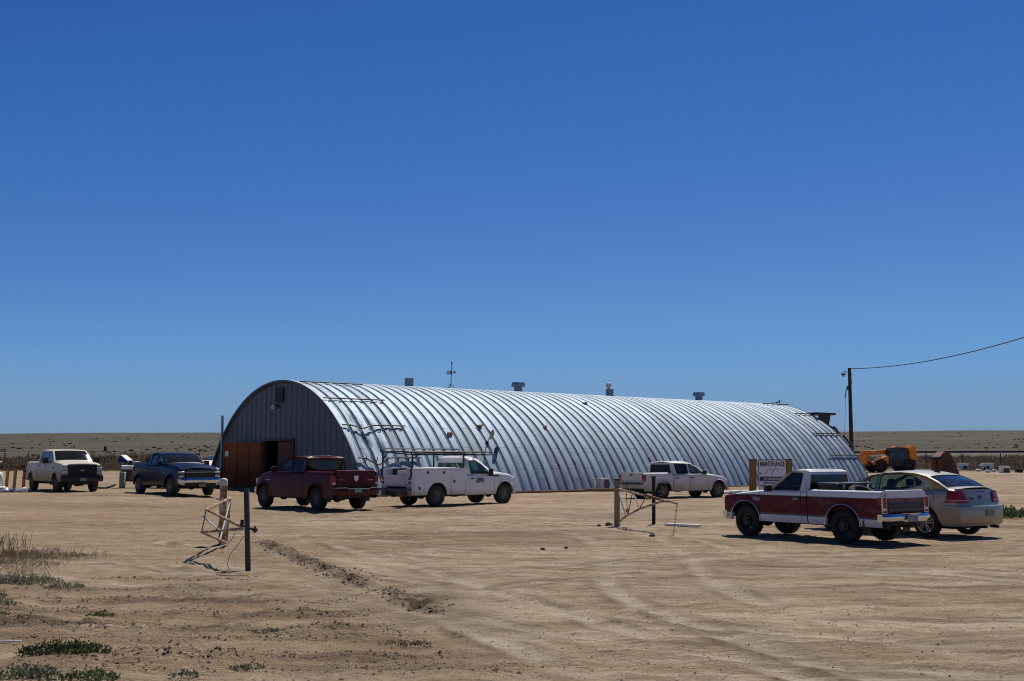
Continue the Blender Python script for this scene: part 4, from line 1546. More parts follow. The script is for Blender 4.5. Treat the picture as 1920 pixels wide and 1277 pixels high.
sb.add([(-.37, -.6, .76), (-.37, .6, .76), (-.37, .6, zt_), (-.37, -.6, zt_)], [(0, 1, 2, 3)])
c.weld(sb, 'service_body', M['white_util'], 25)
gapm = simple('panel_gap', (.10, .10, .11), .8)
for sg in (1, -1):
    for (x0, x1, z0, z1) in ((-2.86, -1.10, .90, 1.38), (-2.86, -2.32, .50, .86), (-1.06, -.42, .46, 1.38)):
        mb = MB(); mb.box(((x0 + x1) / 2, sg * .992, (z0 + z1) / 2), (x1 - x0, .02, z1 - z0))
        lk = mb.build('locker_door', M['white_util'], c.root, smooth=0, bevel=.006)
        hs_ = [(x0 + (x1 - x0) * q, z1 - .10) for q in ((.35, .8) if x1 - x0 > 1 else ())] or [((x0 + x1) / 2 - (.2 if x1 - x0 > .6 else .05), (z0 + z1) / 2 + (.02))]
        for hx, hz in hs_:
            mb = MB(); mb.box((hx, sg * 1.005, hz), (.10, .012, .11)); mb.box((hx, sg * 1.012, hz), (.05, .012, .06), 1); mb.build('latch', [M['alloy_dim'], M['dark_steel']], lk, smooth=0, bevel=.004)
    c.part('locker_cap', lambda mb, sg=sg: mb.box((-1.655, sg * .79, 1.437), (2.62, .42, .03)), M['white_util'], .01, 0)
    c.part('pillar', lambda mb, sg=sg: mb.box((-2.965, sg * .79, 1.0), (.03, .37, .90)), M['white_util'], .008, 0)
    c.part('tail_light', lambda mb, sg=sg: [mb.lathe([(.001, -.03), (.055, -.025), (.06, 0)], 16, 'x', (-2.985, sg * .84, z_)) for z_ in (1.06, .90)], M['red_lens'])
    c.part('marker_light', lambda mb, sg=sg: mb.lathe([(.001, -.02), (.03, 0)], 10, 'x', (-2.985, sg * .90, .52)), M['red_lens'])
c.part('tailgate', lambda mb: [mb.box((-2.96, 0, .97), (.05, 1.18, .42)), mb.box((-2.988, 0, .97), (.012, 1.0, .30))], M['white_util'], .01, 0)
c.part('rear_step', lambda mb: [mb.box((-3.06, 0, .64), (.26, 1.9, .10)), mb.box((-3.0, 0, .54), (.16, 1.2, .16)), mb.box((-3.14, .55, .52), (.1, .3, .18)), mb.box((-3.14, -.5, .50), (.1, .4, .22)), mb.tube([(-3.0, 0, .48), (-3.3, 0, .48)], .035)], simple('rough_step', (.10, .10, .11), .7, .3, var=.5, scale=14), .01, 0)
c.part('bed_cover', lambda mb: [mb.prism([(-2.0, 1.40), (-.42, 1.40), (-.42, 1.475), (-1.6, 1.46)], -.58, .58), mb.box((-2.0, .05, 1.43), (.9, .9, .015), 0, Matrix.Rotation(radians(3), 3, 'Y'))], M['white'], .02, 0)
bumper(c, 2.44, .58, .24, M['chrome_dull'], False, .2, .93)
c.part('headlight', lambda mb: [mb.box((2.38, sg * .74, .96), (.14, .22, .26)) for sg in (1, -1)], M['clear_lens'], .03)
c.part('turn_signal', lambda mb: [mb.box((2.33, sg * .862, .93), (.10, .03, .10)) for sg in (1, -1)], M['amber'], .01)
c.part('grille', lambda mb: mb.box((2.46, 0, .94), (.05, 1.16, .32)), M['black'], .02)
c.part('hood_scoop', lambda mb: [mb.box((1.28, sg * .95, 1.14), (.30, .05, .08)) for sg in (1, -1)], M['black'], .02)
text('lettering', '(JBS)', M['navy'], c.root, (.40, -.996, .97), (radians(90), 0, 0), .215, .002, 1.0, .004)
lt2 = text('lettering', '(JBS)', M['navy'], c.root, (.40, .996, .97), (radians(90), 0, pi), .215, .002, 1.0, .004)
bx_ = MB(); bx_.box((0, 0, .09), (.34, .55, .18)); o = bx_.build('parts_box', M['white'], None, smooth=0, bevel=.02)
o.location = Matrix.Rotation(radians(42.79), 3, 'Z') @ Vector((-2.78, -.28, 1.18)) + Vector((-2.22, 44.005, 0)); o.rotation_euler = (0, 0, radians(42.79))
tag(o, 'white box resting on the tailgate of the service truck', 'box')
mb = MB(); mb.box((0, 0, .19), (.6, 1.1, .38)); o2 = mb.build('storage_crate', M['black'], None, smooth=0, bevel=.02)
o2.location = Matrix.Rotation(radians(42.79), 3, 'Z') @ Vector((-2.45, 0, 1.06)) + Vector((-2.22, 44.005, 0)); o2.rotation_euler = (0, 0, radians(42.79))
tag(o2, 'black storage crate in the bed of the white service truck', 'crate')
# ladder rack
rk = MB()
for sg in (1, -1):
    y_ = sg * .97
    z0, z1 = (1.96, 2.07) if sg < 0 else (2.08, 2.20)
    for (xa, xb) in (((-3.02, .95)),):
        rr_ = .05
        loop = [(xa + rr_ - rr_ * sin(a), y_, (z0 + z1) / 2 - (z1 - z0) / 2 * cos(a)) for a in np.linspace(0, pi, 7)] + [(xb - rr_ + rr_ * sin(a), y_, (z0 + z1) / 2 + (z1 - z0) / 2 * cos(a)) for a in np.linspace(0, pi, 7)]
        rk.tube(loop, .026, 7, closed=True)
    for xx in (-2.94, -.42):
        rk.tube([(xx, y_ - sg * .05, 1.20 if xx < -2 else 1.43), (xx, y_ - sg * .03, z0)], .035, 7)
    rk.tube([(-2.94, y_ - sg * .04, 1.78), (-2.66, y_, z0)], .022, 6)
    rk.box((-2.95, y_ - sg * .05, 1.28), (.08, .10, .34))
    for xx in (-2.2, -1.4, -.6, .2): rk.tube([(xx, y_, z0), (xx, y_, z1)], .014, 6)
for xx in (-2.94, -2.0, -1.2, -.42, .3): rk.tube([(xx, -.97, 1.955), (xx, .97, 2.075)], .026, 6)
rk.build('ladder_rack', M['black'], c.root, smooth=40)
def lp(x, y_, z): return Matrix.Rotation(radians(42.79), 3, 'Z') @ Vector((x, y_, z)) + Vector((-2.22, 44.005, 0))
mb = MB()
mb.tube([(-1.9, 0, 0), (1.9, 0, .02)], .03, 7)
o = mb.build('conduit_pipe', M['rust'], None); o.location = lp(-.9, -.5, 2.06); o.rotation_euler = (0, 0, radians(42.79))
tag(o, 'brown pipe lying on the black ladder rack', 'pipe')

# ---- dark red crew pickup in front of the end wall
c = Car('pickup_truck', (-7.365, 40.424, .024), 132.95, 'dark red extended cab pickup parked in front of the end wall', 'pickup truck', 3.569, .98, .40, .26, M['maroon'], sill=.41, Ra=.485, flare=.045)
c.plan = [(-3, .955), (-1.5, .98), (1.4, .98), (2.0, .95), (2.5, .85)]
c.shr = .11
GL = dict(ws=M['glass_ws'], rw=M['glass_dark'])
pickup(c, dict(rail=1.36, belt=1.33, hood=[(1.15, 1.36), (1.6, 1.32), (2.1, 1.22), (2.45, 1.02)], xr=-2.80, xf=2.44, cab_rear=-.92, doors=[(.0, 1.12, .16), (-.84, -.01, -.70)],
               roof=[(1.14, 1.35), (.62, 1.62), (.22, 1.80), (-.15, 1.85), (-.66, 1.865), (-.88, 1.845), (-.96, 1.81), (-.94, 1.32)], yb=.91, k=.28, bulge=[.06, .05, .05, .035, .035, .035, .03, .02],
               windows=[([(.92, 1.36), (.06, 1.36), (.02, 1.76), (.20, 1.76), (.62, 1.57)], .05, M['glass']), ([(-.06, 1.36), (-.74, 1.36), (-.72, 1.76), (-.06, 1.77)], .06, M['glass_dark'])],
               rear_glass=(6, 7), front_glass=(0, 2), glass=GL, tail=(.86, 1.20), bed_floor=.80, hood_bulge=.03, handle_mat=M['black']))
c.wheels('steel', 'tyre', simple('brown_rim', (.12, .10, .085), .6, .4), .56)
c.seats([.30, -.5], .85, wheel=(.66, .4, 1.26))
mirrors(c, .86, 1.40, .92, (.10, .20, .22), 'maroon', .04)
bumper(c, -2.92, .66, .24, M['maroon'], True, .24, .95)
bumper(c, 2.47, .60, .28, M['chrome_dull'], False, .2, .92)
c.part('bumper_step', lambda mb: mb.box((-2.95, 0, .70), (.20, .95, .12)), M['black'], .02, 0)
c.part('bumper_trim', lambda mb: [mb.box((-2.92, sg * .72, .787), (.22, .46, .014)) for sg in (1, -1)], M['chrome_dull'], .004, 0)
plate(c, -3.06, .05, .70, M['plate_teal'])
def shield(mb):
    mb.prism([(-.09, 1.20), (.09, 1.20), (.09, 1.09), (.05, 1.03), (0, 1.0), (-.05, 1.03), (-.09, 1.09)], -2.862, -2.85, 0, 'yz')
    mb.box((-2.868, 0, 1.11), (.012, .03, .15)); mb.box((-2.868, 0, 1.13), (.012, .14, .025))
c.part('emblem', shield, M['chrome_dull'], .004, 0)
c.part('badge', lambda mb: [mb.box((-2.853, -.6, 1.05), (.012, .26, .03)), mb.box((-2.853, .62, 1.06), (.012, .12, .025)), mb.box((1.35, .985, 1.02), (.34, .02, .03)), mb.box((1.35, -.985, 1.02), (.34, .02, .03))], simple('dull_badge', (.35, .30, .30), .4, .5), 0, 0)
c.part('roof_marker', lambda mb: [mb.box((-.93, y_, 1.905), (.05, .08, .025)) for y_ in (-.12, .12)], M['clear_lens'], .008)
c.part('brake_lamp', lambda mb: mb.box((-.975, 0, 1.815), (.03, .34, .035)), M['red_lens'], .006)
c.part('mud_flap', lambda mb: [mb.box((-2.32, sg * .82, .46), (.02, .28, .34)) for sg in (1, -1)], M['black'])
c.part('headlight', lambda mb: [mb.box((2.38, sg * .74, .96), (.16, .26, .20)) for sg in (1, -1)], M['clear_lens'], .03)
c.part('grille', lambda mb: [mb.box((2.50, 0, .94), (.06, .84, .30)), mb.box((2.54, 0, .94), (.02, .84, .05), 1), mb.box((2.54, 0, .94), (.02, .05, .30), 1)], [M['black'], M['chrome_dull']], .01)

# ---- navy crew pickup, front three quarters
c = Car('pickup_truck', (-15.346, 50.028, .195), -51.11, 'navy blue pickup with a chrome front bumper parked beside the building', 'pickup truck', 3.745, .98, .40, .26, M['navy'], sill=.42, Ra=.50, flare=.04)
c.plan = [(-3.2, .96), (-1.5, .98), (1.6, .98), (2.3, .97), (2.9, .90)]
c.shr = .09
GL = dict(ws=M['glass_ws'], rw=M['glass_dark'])
pickup(c, dict(rail=1.40, belt=1.34, hood=[(1.35, 1.36), (1.9, 1.33), (2.5, 1.26), (2.86, 1.12)], xr=-2.60, xf=2.80, cab_rear=-.72, doors=[(.18, 1.24, .34), (-.62, .17, -.48)], front_low=.58,
               roof=[(1.36, 1.36), (.88, 1.66), (.52, 1.80), (.10, 1.86), (-.40, 1.87), (-.68, 1.83), (-.76, 1.76), (-.74, 1.33)], yb=.91, k=.26, bulge=[.07, .06, .05, .035, .035, .035, .03, .02],
               windows=[([(1.12, 1.38), (.24, 1.38), (.20, 1.77), (.48, 1.76), (.86, 1.58)], .05, M['glass_mid']), ([(.12, 1.38), (-.56, 1.38), (-.54, 1.76), (.12, 1.77)], .06, M['glass_dark'])],
               rear_glass=(6, 7), front_glass=(0, 2), glass=GL, tail=(.9, 1.25), bed_floor=.86, hood_bulge=.035))
c.wheels('slot', 'tyre_dusty', M['alloy_dim'], .60)
c.seats([.45, -.35], .88, wheel=(.95, .4, 1.26))
mirrors(c, 1.02, 1.42, .92, (.10, .24, .20), 'black', .04)
bumper(c, -2.72, .66, .22, M['chrome_dull'], True, .2, .95)
bumper(c, 2.93, .665, .20, M['chrome'], False, .24, .95)
mb = MB()
for sg in (1, -1): mb.prism([(sg * .93, .76), (sg * .60, .76), (sg * .66, .66), (sg * .72, .46), (sg * .93, .52)], 2.80, 2.955, 0, 'yz')
mb.build('bumper_end', M['chrome'], c.root, smooth=0, bevel=.03)
c.part('air_dam', lambda mb: [mb.box((2.86, 0, .50), (.16, 1.5, .16))], M['black'], .03, 0)
plate(c, 3.04, .05, .47, M['plate_olive'])
def grl(mb):
    mb.box((2.885, 0, .95), (.07, 1.26, .34))
    for z_ in (.83, .89, .95): mb.box((2.915, 0, z_), (.03, 1.24, .016))
c.part('grille', grl, M['black'], .01, 0)
c.part('grille_bar', lambda mb: [mb.box((2.935, 0, 1.035), (.03, 1.30, .022)), mb.box((2.935, 0, .79), (.03, 1.2, .012))], M['chrome_dull'], .004, 0)
for sg in (1, -1):
    c.part('headlight', lambda mb, sg=sg: [mb.box((2.82, sg * .80, 1.03), (.14, .28, .10)), mb.box((2.83, sg * .80, .86), (.12, .24, .13))], M['clear_lens'], .03)
    c.part('turn_signal', lambda mb, sg=sg: mb.box((2.80, sg * .935, 1.03), (.14, .03, .07)), M['amber'], .01)
    c.part('lamp_surround', lambda mb, sg=sg: mb.box((2.80, sg * .80, .945), (.12, .30, .06)), M['black'], .01)
c.part('side_badge', lambda mb: [mb.box((1.32, sg * .985, 1.02), (.16, .014, .05)) for sg in (1, -1)], M['chrome_dull'])
NV = c
nav_M = Matrix.Translation((-15.346, 50.028, .195)) @ Matrix.Rotation(radians(-51.11), 4, 'Z')
lad = MB()
for dy in (0, .28):
    lad.bar((-2.0, -.35 + dy, 1.05), (-.82, -.35 + dy, 1.86), .05, .07)
for k in range(1, 6):
    q = k / 6
    lad.bar((-2.0 + 1.18 * q, -.35, 1.05 + .81 * q), (-2.0 + 1.18 * q, -.07, 1.05 + .81 * q), .03, .03)
o = lad.build('step_ladder', simple('tan_ladder', (.36, .27, .13), .7), None, smooth=0, bevel=.006); o.matrix_world = nav_M
tag(o, 'tan ladder leaning on the cab from the navy pickup bed', 'ladder')

# ---- cream crew pickup at the far left
c = Car('pickup_truck', (-22.062, 54.165, .228), -51.34, 'cream white crew cab pickup with a black grille and front bumper', 'pickup truck', 3.967, .98, .41, .27, M['cream'], sill=.50, Ra=.50, flare=.045)
c.plan = [(-3.4, .96), (-1.6, .98), (1.6, .98), (2.4, .97), (2.95, .92)]
c.shr = .08
GL = dict(ws=M['glass_ws'], rw=M['glass_dark'])
pickup(c, dict(rail=1.42, belt=1.40, hood=[(1.52, 1.43), (2.0, 1.41), (2.6, 1.35), (2.9, 1.26)], xr=-3.05, xf=2.86, cab_rear=-1.0, doors=[(.26, 1.42, .42), (-.86, .25, -.70)], front_low=.62,
               roof=[(1.54, 1.43), (1.10, 1.80), (.84, 1.97), (.40, 2.00), (-.6, 2.01), (-.92, 1.97), (-1.02, 1.86), (-1.02, 1.39)], yb=.92, k=.24, bulge=[.06, .05, .045, .03, .03, .03, .03, .02],
               windows=[([(1.26, 1.44), (.34, 1.44), (.30, 1.90), (.84, 1.90), (1.04, 1.74)], .05, M['glass_mid']), ([(.20, 1.44), (-.76, 1.44), (-.74, 1.89), (.20, 1.90)], .06, M['glass_mid'])],
               rear_glass=(6, 7), front_glass=(0, 2), glass=GL, tail=(.95, 1.30), bed_floor=.92, hood_bulge=.04))
c.wheels('steel', 'tyre_dusty', simple('dusty_rim', (.15, .125, .095), .8), .56)
c.seats([.6, -.45], .92, wheel=(1.12, .4, 1.34))
mirrors(c, 1.14, 1.50, .95, (.12, .26, .30), 'black', .12)
bumper(c, -3.16, .70, .22, M['black'], True, .2, .95)
bumper(c, 2.96, .655, .30, M['black'], False, .2, .97)
plate(c, 3.08, .0, .61, M['plate_teal'])
def grl(mb):
    mb.box((2.90, 0, 1.03), (.09, 1.32, .50))
    for z_ in (.86, .94, 1.12, 1.20): mb.box((2.95, 0, z_), (.03, 1.22, .03))
    mb.box((2.95, 0, 1.03), (.04, 1.24, .07))
    mb.box((2.90, 0, 1.285), (.12, 1.34, .05))
c.part('grille', grl, M['black'], .015, 0)
def oval(mb): mb.lathe([(.001, .012), (.06, .010), (.07, 0)], 20, 'x', (2.968, 0, 0)); mb.v = [(p[0], p[1] * 1.5, p[2] * .7 + 1.03) for p in mb.v]
o = c.part('emblem', oval, M['chrome_dull'])
for sg in (1, -1):
    c.part('headlight', lambda mb, sg=sg: [mb.box((2.86, sg * .79, 1.11), (.14, .24, .13)), mb.box((2.86, sg * .79, .96), (.14, .24, .13))], M['clear_lens'], .02)
    c.part('fender_badge', lambda mb, sg=sg: mb.box((1.62, sg * .985, 1.16), (.20, .014, .06)), M['black'])
    c.part('tow_hook', lambda mb, sg=sg: mb.tube([(2.95, sg * .42, .52), (3.03, sg * .42, .48), (2.98, sg * .42, .42)], .02, 6), M['black'])
c.part('air_dam', lambda mb: [mb.box((2.80, 0, .47), (.12, 1.3, .14)), mb.ball((2.6, 0, .43), (.18, .26, .14), 10)], M['under'], .02)

# ---- champagne sedan
c = Car('sedan_car', (9.565, 27.366, .01), 123.64, 'champagne gold sedan with red tail lights parked beside the red and white pickup', 'car', 2.765, .905, .335, .215, M['gold'], sill=.27, Ra=.385, flare=.03)
XR = -2.22
c.plan = [(-2.25, .775), (-2.08, .85), (-1.8, .885), (-1, .905), (1, .905), (1.7, .88), (2.2, .80), (2.42, .66)]
c.low = [(-9, .27), (-1.9, .27), (9, .25)]
c.shr = .10
c.tum = .045
belt = [(-2.22, 1.10), (-1.95, 1.125), (-1.6, 1.115), (-1.2, 1.075), (-.4, 1.03), (.6, 1.0), (1.05, 1.0), (1.6, .95), (2.1, .84), (2.36, .70)]
zb = lambda x: lerp(belt, x)
bd = MB()
for sg in (1, -1):
    c.side(bd, sg, .98, 2.34, zb); c.side(bd, sg, XR, -1.06, zb)
def rlean(z): return .03 + .09 * max(0, z - .74) / .35 if z > .74 else -.045 * max(0, min(1, (.74 - z) / .04)) * 0
bd.v = [(p[0] + rlean(p[2]) * max(0, (-1.93 - p[0]) / .29), p[1], p[2]) for p in bd.v]
rows = []
for j in range(10):
    z = .28 + (1.105 - .28) * j / 9
    lean = rlean(z)
    rows.append([(XR + lean - .10 * (1 - abs(q) ** 2.2), q * c.y(XR, z, 1.10), z) for q in [-1 + k / 8 for k in range(17)]])
bd.grid(rows)
rows = []
for j in range(7):
    z = .26 + (.70 - .26) * j / 6
    rows.append([(2.34 + .16 * (1 - abs(q) ** 2.2) - .03 * j / 6, q * c.y(2.34, z, .70), z) for q in [-1 + k / 8 for k in range(17)]])
bd.grid(rows)
c.weld(bd, 'body', [M['gold'], M['under']])
for (x0, x1, hx) in ((-.04, .97, .12), (-1.05, -.05, -.86)):
    for sg in (1, -1):
        mb = MB(); c.side(mb, sg, x0 + .005, x1 - .005, zb)
        do = c.weld(mb, 'door', M['gold'])
        handle(do, hx, c.y(hx, .9, 1.03), .91, M['gold'], sg)
hd = MB(); c.lid(hd, 1.0, 2.38, zb, .05); hd.build('hood', M['gold'], c.root, smooth=40)
tk = MB(); c.lid(tk, XR + .10, -1.75, lambda x: zb(x) + .004, .035)
tk.v = [(p[0] - (.085 * (1 - abs(p[1] / .78) ** 2.2) if p[0] < XR + .15 else 0), p[1], p[2]) for p in tk.v]; tk.build('trunk_lid', M['gold'], c.root, smooth=40)
c.greenhouse([(1.16, .99), (.62, 1.24), (.22, 1.40), (-.18, 1.465), (-.6, 1.485), (-1.02, 1.462), (-1.34, 1.40), (-1.66, 1.27), (-1.96, 1.11), (-2.0, 1.04), (.9, .97)][:9], .845, .36, 1.0,
             [([(.74, 1.035), (.04, 1.05), (.0, 1.40), (.20, 1.355), (.56, 1.20)], .04, M['glass']), ([(-.08, 1.055), (-.72, 1.085), (-1.22, 1.20), (-1.24, 1.27), (-.96, 1.40), (-.55, 1.43), (-.08, 1.41)], .05, M['glass'])],
             dict(ws=M['glass_ws'], rw=M['glass_mid']), [.06, .06, .05, .04, .04, .04, .05, .05, .03], (6, 8), (0, 2), .06, 'roof')
c.part('parcel_shelf', lambda mb: mb.box((-1.55, 0, 1.02), (.8, 1.3, .04)), M['seat'], .01)
c.part('dashboard', lambda mb: mb.box((.95, 0, .90), (.40, 1.5, .22)), M['black'], .05, 0)
c.wheels('five', 'tyre', M['alloy'], .70)
c.seats([.15, -.75], .48, 'seat', wheel=(.58, .38, .92), ypos=(.36, -.36))
mirrors(c, .66, 1.03, .86, (.11, .17, .13), 'gold', .03)
c.chassis(-2.1, 2.2, .26, .62)
for sg in (1, -1):
    rows = []
    for z_ in np.linspace(.80, 1.065, 7):
        r = []
        for q in [0, .09, .18, .27, .36, .44, .46, .56, .67, .78, .89, 1.0]:
            # wraps from the quarter panel round the corner to the deck
            if q < .45:
                x0_ = -1.92 + (XR - .02 + 1.92) * q / .45
                x = x0_ + rlean(z_) * max(0, (-1.93 - x0_) / .29)
                lead = .06 * (z_ - .80) / .26 if q == 0 else 0
                r.append((x - lead * 0 - (.08 * (z_ - .8) / .26 if q == 0 else 0), sg * (c.y(x0_, z_, 1.11) + .014 + .02 * (q / .45) ** 2), z_))
            else:
                k = (q - .45) / .55
                yy = c.y(XR, z_, 1.11) + .028
                y_ = yy + (.46 + .10 * (z_ - .80) / .26 - yy) * k
                lean = .03 + .09 * (z_ - .74) / .35
                r.append((XR + lean - .10 * (1 - min(1, abs(y_ / .80)) ** 2.2) - .035 + .012 * (k > .9), sg * y_, z_))
        rows.append(r)
    mb = MB(); mb.grid(rows); tl = mb.build('tail_light', M['red_lens'], c.root, smooth=50)
    mb = MB(); mb.grid([[(p[0] - .006, p[1] * 1.006, p[2]) for p in rows[1]], [(p[0] - .006, p[1] * 1.006, p[2] + .022) for p in rows[1]]]); mb.build('reverse_lens', simple('pink_lens', (.52, .28, .28), .2), tl, smooth=50)
rows = []
for k in range(21):
    q = -1 + k / 10
    yy = q * (c.y(XR, .7, 1.1) + .03)
    x = XR - .045 - .10 * (1 - abs(q) ** 2.2)
    rows.append([(x + .10, yy * .98, .745), (x - .005, yy, .735), (x - .025, yy, .70), (x - .022, yy, .45), (x + .01, yy, .32), (x + .10, yy * .98, .27)])
for sg, i0 in ((-1, 0), (1, -1)):
    side_ = []
    for j, (zz, dd) in enumerate(((.745, 0), (.735, .012), (.70, .018), (.45, .016), (.32, .008), (.27, 0))):
        side_.append((zz, dd))
    cols_ = [[(xx, sg * (c.y(xx, zz, 1.1) + dd * (.4 + .6 * (k_ / 5)) + .012 * (k_ / 5) ** 2), zz) for (zz, dd) in side_] for k_, xx in enumerate(np.linspace(-1.88, -2.21, 6))]
    rows = ([*cols_] + rows) if sg < 0 else (rows + cols_[::-1])
mb = MB(); mb.grid(rows); mb.build('rear_bumper', M['gold'], c.root, smooth=88)
plate(c, -2.405, -.14, .57, M['plate_olive'])
c.part('badge', lambda mb: [mb.box((-2.265, .02, .93), (.012, .06, .07)), mb.box((-2.26, .34, .90), (.012, .14, .03)), mb.box((-2.275, -.02, 1.05), (.02, .16, .025))], M['dark_steel'], .004)
c.part('fuel_flap', lambda mb: [mb.lathe([(.085, .004), (.09, .012), (.098, .004)], 24, 'y', (-1.55, c.y(-1.55, .93, 1.11) + .004, .93))], simple('flap_gap', (.16, .15, .12), .6))
c.part('exhaust_tip', lambda mb: mb.tube([(-2.15, -.5, .25), (-2.36, -.5, .24)], .035, 10), M['dark_steel'])
c.part('roof_antenna', lambda mb: mb.prism([(-1.22, 1.46), (-1.05, 1.50), (-1.20, 1.54)], -.025, .025), M['black'], .006)
c.part('headlight', lambda mb: [mb.box((2.20, sg * .66, .66), (.22, .22, .12)) for sg in (1, -1)], M['clear_lens'], .03)
c.part('grille', lambda mb: [mb.box((2.45, 0, .56), (.08, .7, .16))], M['black'], .02)

# ---- old two-tone pickup half hidden behind the navy one
c = Car('pickup_truck', (-18.1, 59.6, tz(-18.1, 59.6)), 8, 'old white over dark pickup mostly hidden behind the navy pickup', 'pickup truck', 3.3, .95, .37, .25, M['two_tone_old'], sill=.42, Ra=.47)
GL = dict(ws=M['glass_ws'], rw=M['glass_dark'])
pickup(c, dict(rail=1.20, belt=1.12, hood=[(1.1, 1.12), (1.6, 1.10), (2.3, 1.0)], xr=-2.75, xf=2.28, cab_rear=-.55, doors=[(-.35, 1.0, -.2)],
               roof=[(1.05, 1.11), (.45, 1.56), (.2, 1.63), (-.40, 1.64), (-.56, 1.56), (-.57, 1.11)], windows=[([(.82, 1.14), (-.28, 1.14), (-.32, 1.55), (.34, 1.55)], .05, M['glass_dark'])],
               rear_glass=(4, 5), front_glass=(0, 1), glass=GL, tail=(.74, 1.0), bed_floor=.7))
c.wheels('steel', 'tyre', M['steel_rim'], .56)
c.seats([.1], .75)
bumper(c, -2.84, .60, .18, M['chrome'], True, .2, .92)
bumper(c, 2.33, .56, .18, M['chrome'], False, .2, .9)

def box_thing(name, loc, size, mat, rz, label, cat, bevel=.02, extra=None, group=None):
    mb = MB(); mb.box((0, 0, size[2] / 2), size)
    if extra: extra(mb)
    o = mb.build(name, mat, None, smooth=0, bevel=bevel)
    o.location = loc; o.rotation_euler = (0, 0, rz)
    return tag(o, label, cat, group)


mb = MB(); mb.box((0, 0, .42), (.24, .3, .84)); mb.box((.135, 0, .5), (.03, .3, .7), 1); mb.box((0, 0, .85), (.26, .32, .03), 1)
o = mb.build('metal_cabinet', [simple('teal_cabinet', (.10, .20, .20), .5), M['offwhite']], None, smooth=0, bevel=.012)
o.location = (-20.75, 58.0, tz(-20.75, 58) + .0); o.location.x += .24; o.rotation_euler = (0, 0, .1)
tag(o, 'teal metal cabinet with a white edge standing behind the navy pickup', 'cabinet')
mb = MB(); mb.tube([(0, 0, .05), (.4, 0, .02), (.75, .1, .14), (.9, .1, .22)], [.05, .06, .05, .03], 7)
o = mb.build('drain_hose', M['black']); o.location = (-21.7, 57.8, tz(-21.7, 57.8)); tag(o, 'black hose end on the sand beside the teal cabinet', 'hose')

# ------------------------------------------------------------------ sign
sg_ = empty('notice_board', (9.95, 42.0, 0), radians(-6))
tag(sg_, 'white maintenance notice board between two timber posts', 'sign')
for x, h, tl in ((-.78, 1.80, .02), (.60, 1.80, -.015)):
    mb = MB()
    mb.grid([[(x + tl * z + a * .13 * (1 + .05 * mnoise.noise(Vector((z * 3, a, x)))), b_ * .10, z) for a, b_ in ((-1, -1), (1, -1), (1, 1), (-1, 1), (-1, -1))] for z in np.linspace(-.2, h, 12)])
    mb.add([(x + tl * h + a * .145, b_ * .10, h) for a, b_ in ((-1, -1), (1, -1), (1, 1), (-1, 1))], [(0, 1, 2, 3)])
    mb.box((x + tl * h, 0, h - .07), (.31, .22, .12))
    mb.build('post', M['wood'], sg_, smooth=0, bevel=.01)
mb = MB(); mb.box((0, -.115, 1.06), (1.13, .03, 1.44)); mb.v = [(p[0] * .93 - .03, p[1], p[2]) for p in mb.v]; bd_ = mb.build('board', simple('sign_white', (.78, .79, .82), .5, var=.06), sg_, smooth=0)
mb = MB()
for (cx, cz, w_, h_) in ((0, 1.765, 1.13, .03), (0, .355, 1.13, .03), (-.555, 1.06, .022, 1.44), (.555, 1.06, .022, 1.44), (.02, 1.125, 1.06, .015), (.02, 1.04, 1.06, .14), (.02, .80, 1.06, .03)):
    mb.box((cx, -.133, cz), (w_, .006, h_))
mb.v = [(p[0] * .93 - .03, p[1], p[2]) for p in mb.v]
mb.build('sign_border', M['black'], bd_, smooth=0)
RT = (radians(90), 0, 0)
text('lettering', 'MAINTENANCE', M['black'], bd_, (-.03, -.134, 1.60), RT, .25, .002, .525, .007)
text('lettering', 'NO UNAUTHORIZED', M['white'], bd_, (.02, -.139, 1.04), RT, .115, .002, .70, .002)
text('lettering', 'VISITORS BEYOND', M['black'], bd_, (-.02, -.134, .885), RT, .115, .002, .75, .003)
text('lettering', 'CALL', M['black'], bd_, (-.1, -.134, .71), RT, .12, .002, 1.0, .002)
mb = MB()
for ln in ([(-.33, 1.20), (-.13, 1.45), (-.04, 1.36), (.08, 1.46), (.20, 1.34)], [(-.10, 1.20), (-.01, 1.32), (.07, 1.41)]):
    for a, b_ in zip(ln[:-1], ln[1:]): mb.bar((a[0], -.134, a[1]), (b_[0], -.134, b_[1]), .006, .016)
mb.build('mountain_logo', simple('logo_grey', (.12, .14, .18), .6), bd_, smooth=0)
mb = MB(); mb.lathe([(.001, -.004), (.035, 0)], 12, 'y', (-.49, -.134, 1.25)); mb.build('logo_dot', M['black'], bd_)

# ------------------------------------------------------------------ gates
# left gate: white-capped pipe post, dark steel post, folded tube frame
def gtag(o, label, cat, group=None): return tag(o, label, cat, group)


pp = empty('gate_post', (-6.17, 23.6, tz(-6.17, 23.6)))
gtag(pp, 'rusty round pipe post with a white painted cap', 'post')
m, t, b = newmat('peeling_pipe')
co_ = objco(t)
pn_ = noise(t, co_, 6.5, 5, .65)
t.links.new(ramp(t, pn_, [(.38, (.17, .075, .035)), (.48, (.34, .19, .10)), (.54, (.50, .39, .27)), (.66, (.62, .53, .42))]), b.inputs['Base Color'])
b.inputs['Roughness'].default_value = .85
bump(t, b, noise(t, co_, 30, 3), .3, .01)
M['rust_pipe'] = m
mb = MB(); mb.tube([(0, 0, -.2), (-.005, 0, .6), (.0, 0, 1.26)], .076, 16); mb.build('pipe', M['rust_pipe'], pp)
mb = MB(); mb.lathe([(.080, 1.24), (.082, 1.34), (.076, 1.375), (.04, 1.40), (.001, 1.405)], 18, 'z'); mb.build('cap', M['offwhite'], pp, smooth=50)
mb = MB(); mb.tube([(-.07, 0, .96), (-.16, -.02, .96)], .014, 6); mb.build('hinge_pin', M['dark_steel'], pp)
